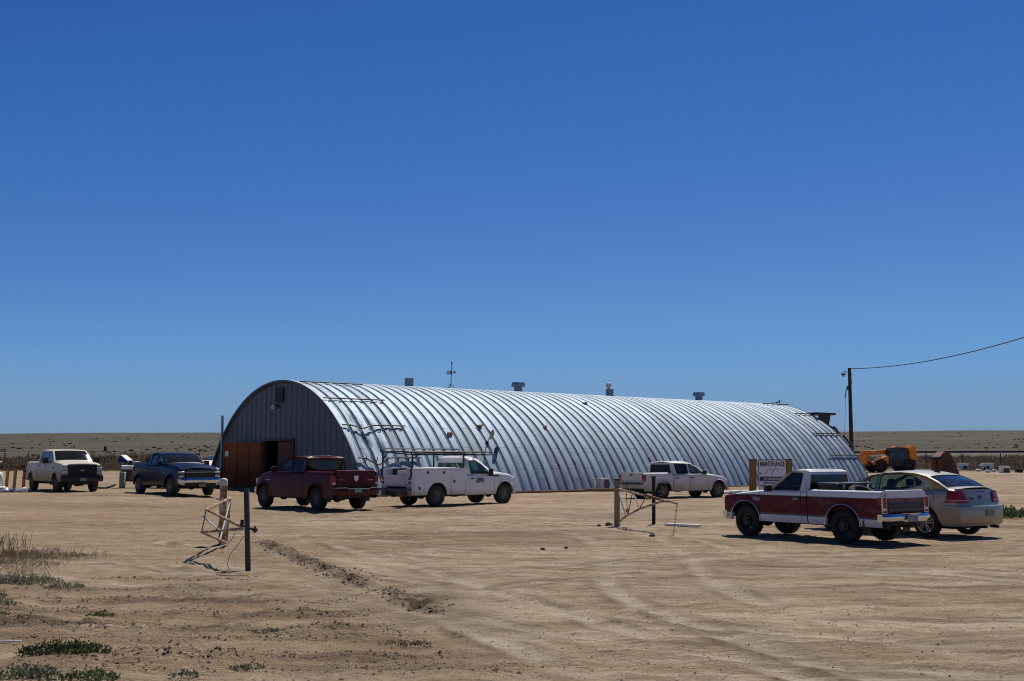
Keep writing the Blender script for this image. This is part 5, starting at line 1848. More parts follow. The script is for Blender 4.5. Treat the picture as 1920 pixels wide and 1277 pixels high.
sp = empty('gate_post', (-4.31, 18.16, tz(-4.31, 18.16)))
gtag(sp, 'dark leaning steel post in front of the tube gate', 'post')
mb = MB()
mb.prism([(-.038, -.035), (.038, -.035), (.038, .035), (.026, .035), (.026, -.022), (-.026, -.022), (-.026, .035), (-.038, .035)], -.2, 1.335, 0, 'xy')
mb.v = [(p[0] - .062 * p[2] / 1.33, p[1], p[2]) for p in mb.v]
mb.build('channel', simple('dark_post', (.045, .047, .052), .5, .4), sp, smooth=0)
mb = MB(); mb.tube([(-.16, .05, .74), (.10, -.03, .66)], .022, 7); mb.tube([(.06, -.03, .66), (.14, -.03, .66)], .03, 7); mb.tube([(.10, -.03, .61), (.10, -.03, .72)], .018, 6); mb.tube([(-.13, .05, .74), (-.13, .05, .82)], .03, 7)
mb.build('latch', M['dark_steel'], sp)
gt = empty('tube_gate', (0, 0, 0))
gt.location = (-6.17, 23.6, 0)
gtag(gt, 'folded rusty tube gate between the white capped post and the dark post', 'gate')
gl_ = Vector((-6.17, 23.6, 0))
def G(*a): return Vector(a) - gl_
p1, p2, p3, p4, p5 = G(-5.96, 23.35, .99), G(-5.57, 20.13, .90), G(-4.44, 18.22, .70), G(-5.64, 20.13, .49), G(-6.02, 23.35, .06)
mb = MB(); mb.tube([p1, p2.lerp(p1, .04), p2, p2.lerp(p3, .04), p3], .026, 10); mb.tube([p3 + Vector((0, 0, -.03)), p4.lerp(p3, .03), p4, p4.lerp(p5, .04), p5], .026, 10)
mb.tube([p1, p5], .028, 10)
mb.build('frame', M['rust_pipe'], gt)
mb = MB(); mb.tube([p1.lerp(p5, .06), p4.lerp(p5, .72)], .020, 8); mb.tube([p2.lerp(p1, .0) + Vector((-.12, .1, -.10)), p4.lerp(p3, .45)], .014, 6)
mb.build('brace', M['offwhite'], gt)
mb = MB(); mb.tube([p2, p4], .012, 6); mb.tube([p2.lerp(p3, .5), p4.lerp(p3, .38)], .012, 6); mb.build('strut', M['rust'], gt)
def spline(P, n=8):
    P = [Vector(p) for p in P]
    out = []
    for i in range(len(P) - 1):
        a, b_, c_, d_ = P[max(0, i - 1)], P[i], P[i + 1], P[min(len(P) - 1, i + 2)]
        for k in range(n):
            q = k / n
            out.append(.5 * ((2 * b_) + (c_ - a) * q + (2 * a - 5 * b_ + 4 * c_ - d_) * q * q + (3 * b_ - a - 3 * c_ + d_) * q ** 3))
    return out + [P[-1]]


mb = MB(); mb.tube(spline([(-4.55, 18.22, .60), (-4.66, 18.2, .42), (-4.74, 18.15, .34), (-4.72, 18.12, .28)]), .005, 5); mb.tube(spline([(-4.40, 18.2, .56), (-4.50, 18.15, .40), (-4.60, 18.1, .26), (-4.62, 18.05, .1), (-4.56, 17.95, .03), (-4.68, 17.6, .02), (-4.50, 17.28, .015), (-4.1, 17.25, .015)]), .005, 5)
o = mb.build('slack_wire', M['dark_steel']); tag(o, 'thin slack wire hanging from the dark leaning post onto the sand', 'wire')

# right gate: timber post, dark post, fallen tube gate
rp = empty('gate_post', (2.83, 29.83, tz(2.83, 29.83)))
gtag(rp, 'weathered square timber post with a dark top', 'post')
mb = MB(); mb.box((0, 0, .53), (.145, .12, 1.42)); mb.v = [(p[0] + .012 * p[2], p[1], p[2]) for p in mb.v]; mb.build('timber', simple('grey_timber', (.30, .215, .135), .9, var=.5, scale=8, bmp=.4), rp, smooth=0, bevel=.012)
mb = MB(); mb.box((.015, 0, 1.25), (.155, .13, .05)); mb.build('top_plate', M['dark_steel'], rp, smooth=0, bevel=.008)
dp = empty('gate_post', (3.88, 30.3, tz(3.88, 30.3)))
gtag(dp, 'blackened upright post to the right of the weathered timber post', 'post')
mb = MB(); mb.prism([(.052 * cos(a), .045 * sin(a)) for a in np.linspace(0, 2 * pi, 9)[:-1]], -.2, 1.32, 0, 'xy'); mb.v = [(p[0] + .01 * p[2], p[1], p[2]) for p in mb.v]
mb.build('timber', simple('charred_post', (.028, .022, .02), .9, var=.5), dp, smooth=0, bevel=.008)
mb = MB(); mb.box((.012, 0, 1.31), (.11, .10, .06)); mb.build('top_plate', M['dark_steel'], dp, smooth=0, bevel=.008)
g2 = empty('tube_gate', (2.83, 29.83, 0))
gtag(g2, 'bent rusty tube gate sagging from the weathered timber post', 'gate')
def T(t_, z): return Vector((1.14 * t_, -3.23 * t_ - .05, z))
mb = MB()
mb.tube([T(.0, 1.01), T(.25, .95), T(.5, .875), T(.75, .80), T(.84, .785)], .027, 10)
mb.tube([T(.03, .10), T(.12, .25), T(.268, .405), T(.406, .53), T(.647, .69), T(.78, .765), T(.88, .785), T(1.0, .74)], .027, 10)
mb.build('frame', M['rust_pipe'], g2)
mb = MB(); mb.tube([T(.03, .92), T(.17, .28)], .022, 8); mb.tube([T(.30, .90), T(.40, .55)], .016, 6); mb.build('brace', M['offwhite'], g2)
mb = MB(); mb.tube([T(.17, .97), T(.19, .36)], .010, 6); mb.tube([T(.28, .92), T(.2, .36)], .012, 6); mb.tube([T(.52, .86), T(.41, .56)], .014, 6); mb.tube([T(.5, .89), T(.75, .81)], .036, 8); mb.build('strut', M['rust'], g2)
mb = MB(); mb.box(T(.19, .46), (.10, .02, .10)); mb.build('yellow_tag', simple('yellow_tag', (.55, .33, .04), .6), g2, smooth=0)
mb = MB()
for k in range(24):
    z = .72 - .72 * k / 23
    a = T(1.0, z); a[0] += -.10 * (k / 23) + .01 * sin(k * 2.1)
    mb.tube([(a[0] + .012 * cos(q * pi / 4) * (1 if k % 2 else .3), a[1] + .012 * cos(q * pi / 4) * (.3 if k % 2 else 1), a[2] + .022 * sin(q * pi / 4)) for q in range(8)], .005, 4, closed=True)
mb.build('chain', M['rust'], g2)
box_thing('white_plank', (4.56, 29.6, tz(4.5, 29.6) + .02), (1.05, .15, .06), M['white'], -.72, 'short white board lying on the sand by the right gate', 'board', .006)
mb = MB()
for k in range(3): mb.box((k * .9 - .9, .12 * (k % 2), .10 + .02 * k), (1.25, .42, .10), 0, Matrix.Rotation(radians(4 * k - 4), 3, 'Y'))
mb.box((0.3, -.05, .05), (2.4, .3, .1), 0)
o = mb.build('sheet_offcuts', M['white'], None, smooth=0, bevel=.02); o.location = (12.1, 57.2, tz(12, 57)); o.rotation_euler = (0, 0, .25)
tag(o, 'pile of white sheet offcuts against the wall in front of the white crew cab', 'sheet metal')

# ------------------------------------------------------------------ utility pole and line
up = empty('utility_pole', (25.94, 84.0, tz(25.94, 84)))
tag(up, 'tall dark timber utility pole with a lamp behind the far end of the building', 'utility pole')
mb = MB(); mb.tube([(0, 0, -.5), (.03, 0, 4), (.06, 0, 8.55)], [.17, .15, .12], 14); mb.build('pole', M['pole_wood'], up)
mb = MB(); mb.tube([(-.05, 0, 8.2), (-.3, 0, 8.3), (-.42, 0, 8.22)], .025, 7); mb.lathe([(.03, .12), (.10, .08), (.20, -.06), (.19, -.08), (.03, .0)], 16, 'z', (-.42, 0, 8.1)); la = mb.build('street_lamp', M['dark_steel'], up)
mb = MB(); mb.ball((-.42, 0, 7.98), (.12, .12, .12), 12); mb.build('lamp_globe', simple('yellow_globe', (.55, .50, .28), .3), la)
mb = MB(); mb.tube([(.0, 0, 8.2), (.22, 0, 8.16), (.24, 0, 7.7), (.16, 0, 7.2)], .02, 6); mb.tube([(-.12, 0, 7.0), (-.26, 0, 6.8), (-.34, 0, 6.25)], .035, 6); mb.tube([(-.26, 0, 6.8), (-.5, 0, 3.2), (-.62, 0, 1.6)], .010, 5)
mb.box((-.12, 0, 7.0), (.14, .2, .3)); mb.build('service_drop', M['wire'], up)
S = Vector((26.16, 84.0, 8.5 + tz(25.94, 84))); Ew = Vector((31.5, 44.0, 11.05))
mb = MB(); pts = []
for k in range(41):
    q = k / 40
    p = S.lerp(Ew, q); p.z -= 4 * 1.35 * q * (1 - q); pts.append(p)
mb.tube(pts, .028, 6)
o = mb.build('power_line', M['wire']); tag(o, 'single overhead cable sagging away from the utility pole', 'cable')

# ------------------------------------------------------------------ telehandler
th_ = empty('telehandler', (36.0, 105, tz(36, 105)), radians(180 + 8))
tag(th_, 'orange telescopic loader with a black cab and its boom lowered', 'loader')
M['orange'] = paint('orange_paint', (.85, .24, .008), .15, (.3, .9), .4, top=-.02)
mb = MB(); mb.prism([(-2.3, .6), (2.2, .6), (2.4, .9), (1.9, 1.15), (.6, 1.0), (-1.2, 1.0), (-2.3, 1.3)], -.75, .75)
mb.build('chassis', M['dark_steel'], th_, smooth=0, bevel=.03)
mb = MB(); mb.prism([(2.1, .72), (2.25, 1.02), (.75, 1.55), (.55, 1.50), (.55, .72)], .35, 1.05); mb.build('engine_cover', M['orange'], th_, smooth=0, bevel=.04)
mb = MB(); mb.prism([(.9, 1.38), (.55, 1.52), (.55, 1.40)], .40, 1.0); mb.box((1.6, .7, 1.33), (.9, .5, .05), 0, Matrix.Rotation(radians(17), 3, 'Y')); mb.build('engine_vent', M['black'], th_, smooth=0, bevel=.01)
mb = MB(); mb.prism([(-2.35, 2.30), (-2.2, 1.92), (2.3, 1.58), (2.4, 2.02)], -.28, .22); mb.prism([(-2.5, 1.1), (-1.75, 1.1), (-1.75, 2.0), (-2.05, 2.55), (-2.4, 2.35)], -.75, .75); mb.prism([(-2.0, 2.32), (-.6, 2.48), (-.45, 2.40), (-.6, 2.26), (-2.0, 2.1)], -.3, .3)
mb.build('boom', M['orange'], th_, smooth=0, bevel=.03)
mb = MB(); mb.prism([(2.25, 2.05), (2.75, 2.05), (2.8, 1.7), (2.6, .75), (2.2, .75), (2.3, 1.4)], -.4, .45); mb.box((2.75, 0, 1.2), (.16, 1.7, .8)); mb.build('carriage', M['orange'], th_, smooth=0, bevel=.03)
cb = MB()
for (x, z) in ((.55, 1.0), (-1.55, 1.0)):
    for y_ in (.35, 1.0): cb.bar((x, y_, z), (x * .82 - .06, y_ * .96, 2.22), .09, .09)
cb.box((-.5, .67, 2.26), (1.75, .78, .10)); cb.box((-.5, .67, .98), (2.1, .8, .5))
cabo = cb.build('cab', M['black'], th_, smooth=0, bevel=.02)
mb = MB(); mb.add([(.50, 1.0, 1.05), (-1.5, 1.0, 1.05), (-1.3, .97, 2.2), (.38, .97, 2.2)], [(0, 1, 2, 3)]); mb.add([(.55, .35, 1.05), (.55, 1.0, 1.05), (.40, .97, 2.2), (.40, .35, 2.2)], [(0, 1, 2, 3)]); mb.add([(-1.55, .35, 1.05), (-1.55, 1.0, 1.05), (-1.35, .97, 2.2), (-1.35, .35, 2.2)], [(0, 1, 2, 3)])
mb.build('window', M['glass_dark'], cabo, smooth=0)
mb = MB(); mb.box((-.4, .68, 1.45), (.5, .5, .5)); mb.box((-.68, .68, 1.75), (.12, .5, .6)); mb.build('seat', M['seat'], cabo, smooth=0, bevel=.04)
mb = MB(); mb.box((-.1, 1.06, .78), (1.3, .16, .40)); mb.build('side_step', M['dark_steel'], th_, smooth=0, bevel=.02)
mb = MB(); mb.box((1.65, .225, 1.88), (.5, .012, .16)); mb.build('decal', M['plate_white'], th_, smooth=0)
mb = MB(); mb.box((-.55, 1.075, .84), (.38, .02, .16)); mb.build('number_decal', M['plate_white'], th_, smooth=0)
wm = None
for x in (1.35, -1.45):
    for y_ in (.92, -.92):
        mb = MB()
        if wm is None:
            mb.lathe([(.001, .2), (.30, .18), (.32, .1), (.34, .22), (.5, .24), (.60, .18), (.63, .08), (.63, -.08), (.60, -.18), (.5, -.24), (.32, -.2), (.001, -.2)], 28, 'y')
            for k in range(22):
                a = 2 * pi * k / 22
                for s_ in (1, -1): mb.box((.62 * cos(a), .11 * s_, .62 * sin(a)), (.06, .20, .05), 0, Matrix.Rotation(-a, 3, 'Y') @ Matrix.Rotation(.5 * s_, 3, 'X'))
            wm = mb.build('wheel', M['tyre'], th_, smooth=40)
            mb = MB(); mb.lathe([(.001, .21), (.12, .2), (.26, .17), (.27, .12)], 18, 'y'); mb.build('rim', M['dark_steel'], wm)
            o = wm
        else:
            o = wm.copy(); COL.objects.link(o)
            for ch in wm.children: k_ = ch.copy(); COL.objects.link(k_); k_.parent = o
        o.location = (x, y_, .63); o.rotation_euler = (0, 0, 0 if y_ > 0 else pi)

# rusty hopper with a slanted side
hp = empty('rusty_hopper', (33.0, 84.5, tz(33, 84.5)), 0)
tag(hp, 'rusty steel hopper with one slanted side standing behind the sedan', 'hopper')
mb = MB(); mb.prism([(-.55, 0), (1.25, 0), (.45, 1.98), (.05, 2.12), (-.40, 1.62), (-.55, 1.5)], -.7, .7)
ho_ = mb.build('body', simple('brown_rust_plate', (.105, .045, .032), .85, var=.5, scale=2.5), hp, smooth=0, bevel=.02)
mb = MB(); mb.box((-.22, 0, 1.93), (.55, 1.5, .05), 0, Matrix.Rotation(radians(-48), 3, 'Y')); mb.build('top_plate', simple('pink_rust', (.34, .17, .17), .7), ho_, smooth=0)
mb = MB(); mb.box((-.75, 0, 1.62), (.85, 1.2, .18)); mb.build('shelf', M['dark_steel'], hp, smooth=0, bevel=.01)
mb = MB(); mb.box((-.75, -.3, 1.25), (.30, .3, .5)); mb.box((-.72, -.3, .75), (.26, .4, .22)); mb.box((-.8, -.3, .35), (.34, .5, .34), 1); mb.build('drive_unit', [simple('red_oxide', (.22, .05, .03), .7, var=.4), M['navy']], hp, smooth=0, bevel=.02)
mb = MB(); mb.lathe([(.10, -.02), (.13, -.02), (.13, 0)], 14, 'y', (.05, -.705, .95)); mb.build('port', M['dark_steel'], ho_)

# ------------------------------------------------------------------ junk by the right-hand weeds
def P3(px, py, y):
    """point on the terrain at depth y cast through image pixel column px"""
    return ((px - 960) / 2050 * y, y, tz((px - 960) / 2050 * y, y))


def junk(name, px, y, size, mats, rz, label, cat, fn=None, lift=0.0):
    x, y, z = P3(px, 0, y)
    mb = MB()
    (fn or (lambda m_: m_.box((0, 0, size[2] / 2), size)))(mb)
    o = mb.build(name, mats, None, smooth=0, bevel=.03)
    o.location = (x, y, z + lift - .03); o.rotation_euler = (0, 0, rz); o.scale = (.74, .74, .8)
    return tag(o, label, cat)


def freezer(mb):
    mb.box((0, 0, .42), (1.35, .7, .72)); mb.box((0, 0, .82), (1.4, .74, .10)); mb.box((.2, -.36, .35), (.6, .04, .34), 1); mb.box((-.4, -.4, .16), (.4, .2, .3))
junk('chest_freezer', 1799.5, 114, None, [M['white'], M['dark_steel']], .05, 'white chest freezer with a dark side among the weeds, leftmost of the dumped appliances', 'freezer', freezer)
def fridge(mb):
    mb.box((0, 0, .46), (1.5, .72, .86)); mb.box((-.95, .0, .6), (.4, .6, .22)); mb.box((-.1, -.38, .38), (.3, .04, .4), 1); mb.box((-.5, -.38, .3), (.26, .04, .25), 1)
junk('dumped_refrigerator', 1846, 113, None, [M['white'], M['dark_steel']], -.1, 'white refrigerator lying on its side among the weeds', 'refrigerator', fridge)
def stove(mb):
    mb.box((0, 0, .40), (1.15, .7, .74)); mb.box((0, 0, .80), (1.2, .74, .08)); mb.box((.12, -.36, .34), (.72, .03, .46), 1); mb.box((.12, -.38, .34), (.5, .02, .26), 2)
junk('old_stove', 1877, 103, None, [M['white'], M['dark_steel'], M['rust']], -.05, 'white stove with a dark oven door, nearest of the dumped appliances', 'stove', stove)
def tyr(mb):
    for k in range(2): mb.tube([(.38 * cos(a * pi / 9), .38 * sin(a * pi / 9), .13 + .24 * k) for a in range(18)], .13, 8, closed=True)
junk('tyre_stack', 1904, 104, None, M['tyre'], 0, 'two black tyres stacked beside the old stove', 'tyre stack', tyr)
for (px, y, s_, lb) in ((1846, 104, .28, 'white rounded bag lying in front of the dumped refrigerator'), (1828, 108, .26, 'small white scrap beside the dumped refrigerator'), (1791, 110, .24, 'small pale scrap in front of the chest freezer'), (1857, 107, .22, 'pale scrap between the refrigerator and the old stove')):
    x, y, z = P3(px, 0, y)
    mb = MB(); mb.ball((0, 0, s_ * .4), (s_, s_ * .8, s_ * .55), 10, 0, .25)
    o = mb.build('plastic_scrap', M['offwhite'], None, smooth=60); o.location = (x, y, z); tag(o, lb, 'scrap')

# ------------------------------------------------------------------ left: bollards, bags, figure, wrecks
xb0 = -23.9
for (px, ht, mt, lb) in ((21.5, 1.05, 'ochre_a', 'yellow brown pipe bollard, leftmost of three by the cream pickup'), (36, 1.08, 'ochre_b', 'yellow brown pipe bollard, middle of three by the cream pickup'), (52.5, 1.05, 'rust_c', 'rusty red-banded pipe bollard nearest the cream pickup')):
    x, y, z = P3(px, 0, 52.6)
    bo = empty('bollard', (x, y, z)); tag(bo, lb, 'bollard', 'pipe bollards by the cream pickup')
    mb = MB(); mb.tube([(-.06 if px < 40 else -.03, 0, -.15), (.0, 0, ht)], .075, 12); mb.build('pipe', simple(mt, (.33, .20, .055) if px < 40 else (.34, .15, .05), .8, var=.5, scale=5), bo)
    if px > 40:
        mb = MB(); mb.tube([(0, 0, ht - .10), (0, 0, ht)], .082, 12); mb.tube([(-.012, 0, ht * .58), (-.012, 0, ht * .64)], .08, 12); mb.build('band', M['red_door'], bo)
    else:
        mb = MB(); mb.tube([(0, 0, ht - .02), (0, 0, ht + .03)], .09, 12); mb.build('cap', M['rust'], bo)
M['bag_blue'] = simple('blue_bag', (.03, .05, .22), .6, var=.4)
br = random.Random(11)
for (px, mt, s_, lb) in ((1, 'white', .20, 'white plastic bag at the far left edge of the bag row'), (14, 'white', .36, 'large white plastic bag at the foot of the leftmost bollard'), (26.5, 'offwhite', .20, 'small grey white bag between two bollards'), (33, 'bag_blue', .24, 'blue and white bag at the foot of the middle bollard'), (36.5, 'white', .20, 'white bag pressed against the blue bag'), (44.5, 'offwhite', .20, 'pale bag between the middle and rusty bollards'), (54, 'white', .30, 'long white bag at the foot of the rusty bollard'), (60.5, 'black', .15, 'small black bag right of the rusty bollard')):
    x, y, z = P3(px, 0, 51.7)
    mb = MB(); s_ *= .8; mb.ball((0, 0, s_ * .38), (s_, s_ * .8, s_ * .50), 16, 0, .30, br); mb.ball((s_ * .5, -.05, s_ * .5), (s_ * .3, s_ * .3, s_ * .35), 8, 0, .4, br)
    o = mb.build('rubbish_bag', M[mt], None, smooth=70); o.location = (x, y, z); tag(o, lb, 'bag', 'bags piled along the bollards')
x, y, z = P3(0.5, 0, 51.4)
fg = empty('yard_figure', (x, y, z)); tag(fg, 'figure with a straw hat and a purple and red shirt at the left edge', 'garden figure')
mb = MB(); mb.tube([(-.12, 0, -.1), (-.10, 0, .75)], .05, 8); mb.build('stake', M['rust'], fg)
mb = MB(); mb.lathe([(.001, .45), (.10, .45), (.15, .7), (.18, .95), (.12, 1.08), (.001, 1.12)], 14, 'z', (-.14, 0, -.05)); mb.build('shirt', simple('purple_cloth', (.10, .03, .22), .9), fg)
mb = MB(); mb.lathe([(.13, 0), (.15, .06), (.11, .18), (.06, .22)], 14, 'z', (-.12, 0, .98)); mb.build('neckerchief', simple('red_cloth', (.35, .03, .03), .9), fg)
mb = MB(); mb.ball((-.10, 0, 1.27), (.10, .11, .13), 12); mb.build('head', simple('dark_head', (.06, .045, .035), .8), fg)
mb = MB(); mb.lathe([(.34, .0), (.30, .015), (.16, .03), (.13, .15), (.05, .19), (.001, .19)], 22, 'z'); ht_ = mb.build('straw_hat', simple('straw', (.50, .36, .18), .9), fg, smooth=50); ht_.location = (-.08, 0, 1.34); ht_.rotation_euler = (radians(14), radians(-16), 0)
tk = MB(); tk.lathe([(.001, -.42), (.14, -.36), (.20, -.18), (.22, 0), (.20, .18), (.14, .36), (.001, .42)], 20, 'z')
o = tk.build('white_tank', M['white'], None, smooth=60); o.location = (x - .16, y + .6, z + .55); tag(o, 'white rounded tank behind the figure in the straw hat', 'tank')
mb = MB(); mb.tube([(x - .16, y + .6, z - .1), (x - .16, y + .6, z + .2)], .06); o = mb.build('tank_stand', M['rust']); o.parent = bpy.data.objects['white_tank']; o.matrix_parent_inverse = Matrix.Translation(-Vector((x - .16, y + .6, z + .55)))

x, y, z = P3(241, 0, 118)
wk = empty('wrecked_panel', (x, y, z + .8), radians(-12)); tag(wk, 'crumpled blue and white sheet metal wreck in the weeds', 'wreck')
mb = MB(); mb.prism([(-.65, .35), (-.5, .62), (-.3, .60), (.45, .05), (.6, -.1), (.1, -.12), (-.55, -.05)], -.5, .5); mb.build('shell', M['bag_blue'], wk, smooth=0, bevel=.05)
mb = MB(); mb.prism([(-.66, .50), (-.48, .70), (-.26, .66), (.50, .10), (.45, .03), (-.3, .58), (-.5, .58)], -.55, .55); mb.build('roof', M['white'], wk, smooth=0, bevel=.03)
mb = MB(); mb.prism([(.75, -.25), (1.0, .0), (1.65, -.05), (1.3, -.2), (.9, -.35)], -.4, .4); mb.build('door', M['offwhite'], wk, smooth=0, bevel=.03)
mb = MB(); mb.prism([(.55, -.2), (.62, .08), (.92, .1), (.8, -.3)], -.45, .45); mb.build('fender', M['navy'], wk, smooth=0, bevel=.03)
# culvert end and oddments left of the building
x, y, z = P3(398, 0, 92)
cv = empty('steel_culvert', (x + .3, y, z), radians(-30)); tag(cv, 'half round white steel culvert with a rusty inside beside the end wall', 'culvert')
mb = MB(); rows = []
for s_ in (-1.6, -.8, 0, .8, 1.6):
    rows.append([(1.15 * cos(a), s_, 1.25 * sin(a)) for a in np.linspace(-.05, pi + .05, 22)])
mb.grid(rows); mb.build('outer_skin', M['offwhite'], cv)
mb = MB(); mb.grid([[(p[0] * .95, p[1], p[2] * .95) for p in r] for r in rows]); mb.add([(1.08 * cos(a), 1.2, 1.18 * sin(a)) for a in np.linspace(0, pi, 20)], [tuple(range(20))]); mb.build('inner_skin', M['rust'], cv)
for (px, yy, s_, mt, lb) in ((375, 150, (1.1, .6, .5), 'offwhite', 'pale crate in the weeds above the navy pickup cab'), (399, 152, (1.6, .6, .6), 'white', 'white drums lying in the weeds beside the arched wall'), (289.5, 96, (1.0, .5, 1.4), 'dark_steel', 'dark upright crate in the weeds behind the navy pickup'), (340, 150, (.9, .7, .7), 'galv_plain', 'grey drum in the weeds behind the navy pickup'), (362, 148, (.8, .5, .4), 'red_door', 'reddish scrap box in the weeds behind the navy pickup')):
    x, y, z = P3(px, 0, yy)
    def fn(mb, s_=s_):
        mb.box((0, 0, s_[2] / 2), s_); mb.box((s_[0] * .1, 0, s_[2] + .04), (s_[0] * .7, s_[1] * 1.02, .08)); mb.box((-s_[0] * .3, -s_[1] * .5, s_[2] * .5), (s_[0] * .2, .05, s_[2] * .8))
    o = MB(); fn(o); o = o.build('dumped_crate', M[mt], None, smooth=0, bevel=.03); o.location = (x, y, z + .45 * (yy > 100)); tag(o, lb, 'crate')

# ------------------------------------------------------------------ fence, embankment, vegetation
fn_ = empty('wire_fence', (0, 0, 0)); tag(fn_, 'wire fence on thin dark posts running through the dry weeds beyond the yard', 'fence')
frnd = random.Random(4)
fp = []
for (px, y, h) in ((-60, 150, 1.4), (15, 128, 1.75), (58, 178, 1.25), (102, 182, 1.2), (139, 186, 1.25), (218, 180, 1.4), (298, 176, 1.5), (334, 176, 1.45), (377, 172, 1.4), (420, 172, 1.4), (480, 172, 1.4)):
    x, y, z = P3(px, 0, y)
    mb = MB(); mb.tube([(x, y, z - .2), (x + frnd.uniform(-.05, .05), y, z + h + .35)], .055, 6)
    mb.build('post', M['pole_wood'], fn_)
    fp.append((x, y, z + h))
for dz in (.0, -.4, -.8):
    mb = MB(); mb.tube([(a, b, c_ + dz + .2) for a, b, c_ in fp], .008, 4); mb.build('wire', M['wire'], fn_)
x, y, z = P3(201, 0, 128)
mb = MB(); mb.tube([(x, y, z - .2), (x, y, z + 2.1)], .035, 6); mb.box((x, y, z + 2.2), (.28, .05, .42))
o = mb.build('marker_post', M['dark_steel'], None, smooth=0); tag(o, 'thin marker post with a dark plate standing in the dry weeds', 'marker post')
fr2 = empty('wire_fence', (0, 0, 0)); tag(fr2, 'low dark post fence in the weeds behind the dumped appliances', 'fence')
fp = []
for (px, y, h) in ((1732, 150, 1.2), (1800, 146, 1.2), (1871, 142, 1.3), (1960, 138, 1.3), (2060, 134, 1.3)):
    x, y, z = P3(px, 0, y)
    mb = MB(); mb.tube([(x, y, z - .2), (x, y, z + h + .2)], .06, 6); mb.build('post', M['pole_wood'], fr2)
    fp.append((x, y, z + h))
for dz in (.0, -.45):
    mb = MB(); mb.tube([(a, b, c_ + dz) for a, b, c_ in fp], .008, 4); mb.build('wire', M['wire'], fr2)

# railway bank on the right: pale crown, steep dark side, two rails
mb = MB()
rows = []
for x in np.linspace(62, 460, 60):
    y0 = 252 + .03 * (x - 62)
    zt_ = 3.15 + .0035 * (x - 62)
    rows.append([(x, y0 - 14, tz(x, y0 - 14) - .1), (x, y0 - 1.9, zt_ - .30), (x, y0 - 1.62, zt_), (x, y0 + 3.2, zt_ + .2), (x, y0 + 26, tz(x, y0 + 26) - .1)])
mb.grid(rows)
bk = mb.build('railway_bank', simple('ballast', (.10, .088, .068), .95, var=.35, scale=.7), None, smooth=0); bk['kind'] = 'structure'
for dy in (.1, 1.6):
    mb = MB(); mb.grid([[(r[2][0], r[2][1] + dy - .05, r[2][2]), (r[2][0], r[2][1] + dy - .05, r[2][2] + .2), (r[2][0], r[2][1] + dy + .05, r[2][2] + .2), (r[2][0], r[2][1] + dy + .05, r[2][2])] for r in rows])
    o = mb.build('railway_rail', M['dark_steel'], None, smooth=0); o['kind'] = 'structure'

V3 = Vector


def leafmat(name, cols, rough=.8, trans=.4):
    m, t, b = newmat(name)
    g = t.nodes.new("ShaderNodeObjectInfo")
    co = objco(t)
    n = noise(t, co, 9.0, 4, .7)
    n2 = noise(t, co, 1.3, 3, .6)
    c = ramp(t, mth(t, 'ADD', mth(t, 'MULTIPLY', n, .6), mth(t, 'MULTIPLY', n2, .4)), [(.3, cols[0]), (.5, cols[1]), (.72, cols[2])])
    t.links.new(c, b.inputs['Base Color'])
    b.inputs['Roughness'].default_value = rough
    b.inputs['Specular IOR Level'].default_value = .2
    tl = t.nodes.new("ShaderNodeBsdfTranslucent"); t.links.new(c, tl.inputs[0])
    ms_ = t.nodes.new("ShaderNodeMixShader"); ms_.inputs[0].default_value = trans
    t.links.new(b.outputs[0], ms_.inputs[1]); t.links.new(tl.outputs[0], ms_.inputs[2])
    t.links.new(ms_.outputs[0], t.nodes['Material Output'].inputs[0])
    return m


M['leaf_green'] = leafmat('weed_leaf', [(.045, .066, .022), (.08, .11, .038), (.14, .165, .075)])
M['leaf_grey'] = leafmat('grey_weed_leaf', [(.085, .095, .055), (.14, .15, .095), (.22, .225, .15)])
M['leaf_dark'] = leafmat('dark_weed_leaf', [(.018, .030, .010), (.035, .055, .016), (.07, .095, .03)])
M['dry'] = leafmat('dry_grass_blade', [(.20, .155, .095), (.30, .24, .16), (.40, .33, .23)])
M['dry_brown'] = leafmat('dry_brown_stalk', [(.10, .062, .032), (.17, .11, .06), (.25, .18, .10)])
M['brush'] = leafmat('dry_brush', [(.085, .058, .036), (.15, .105, .066), (.23, .17, .11)])
M['brush_olive'] = leafmat('olive_brush', [(.062, .055, .036), (.095, .085, .056), (.14, .124, .082)])


def leaf(mb, p, d, ln, wd, rn):
    s = d.orthogonal().normalized()
    s = Quaternion(d, rn.uniform(0, 6.28)) @ s
    a = p + s * wd; b_ = p + d * ln * .55 + s * wd * 1.1; e = p + d * ln; f = p + d * ln * .55 - s * wd * 1.1
    mb.add([p, b_, e, f], [(0, 1, 2, 3)])


def weed(mb, cx, cy, rx, ry, h, n, rn, ln=.05, wd=.012, z0=None, lie=.5):
    """leafy stems sprawling from a root"""
    for i in range(n):
        a = rn.uniform(0, 6.283); q = sqrt(rn.random())
        x, y = cx + rx * q * cos(a), cy + ry * q * sin(a)
        zb_ = tz(x, y) + .005
        top = h * (1 - q * q * .75) * rn.uniform(.35, 1.1)
        st = V3((x, y, zb_)); d = V3((cos(a) * lie * q + rn.uniform(-.35, .35), sin(a) * lie * q + rn.uniform(-.35, .35), 1)).normalized()
        k = max(2, int(top / .020))
        for j in range(k):
            p = st + d * top * (j + .5) / k
            dd = V3((rn.uniform(-1, 1), rn.uniform(-1, 1), rn.uniform(-.1, 1.1))).normalized()
            leaf(mb, p, dd, ln * rn.uniform(.6, 1.3), wd * rn.uniform(.7, 1.3), rn)


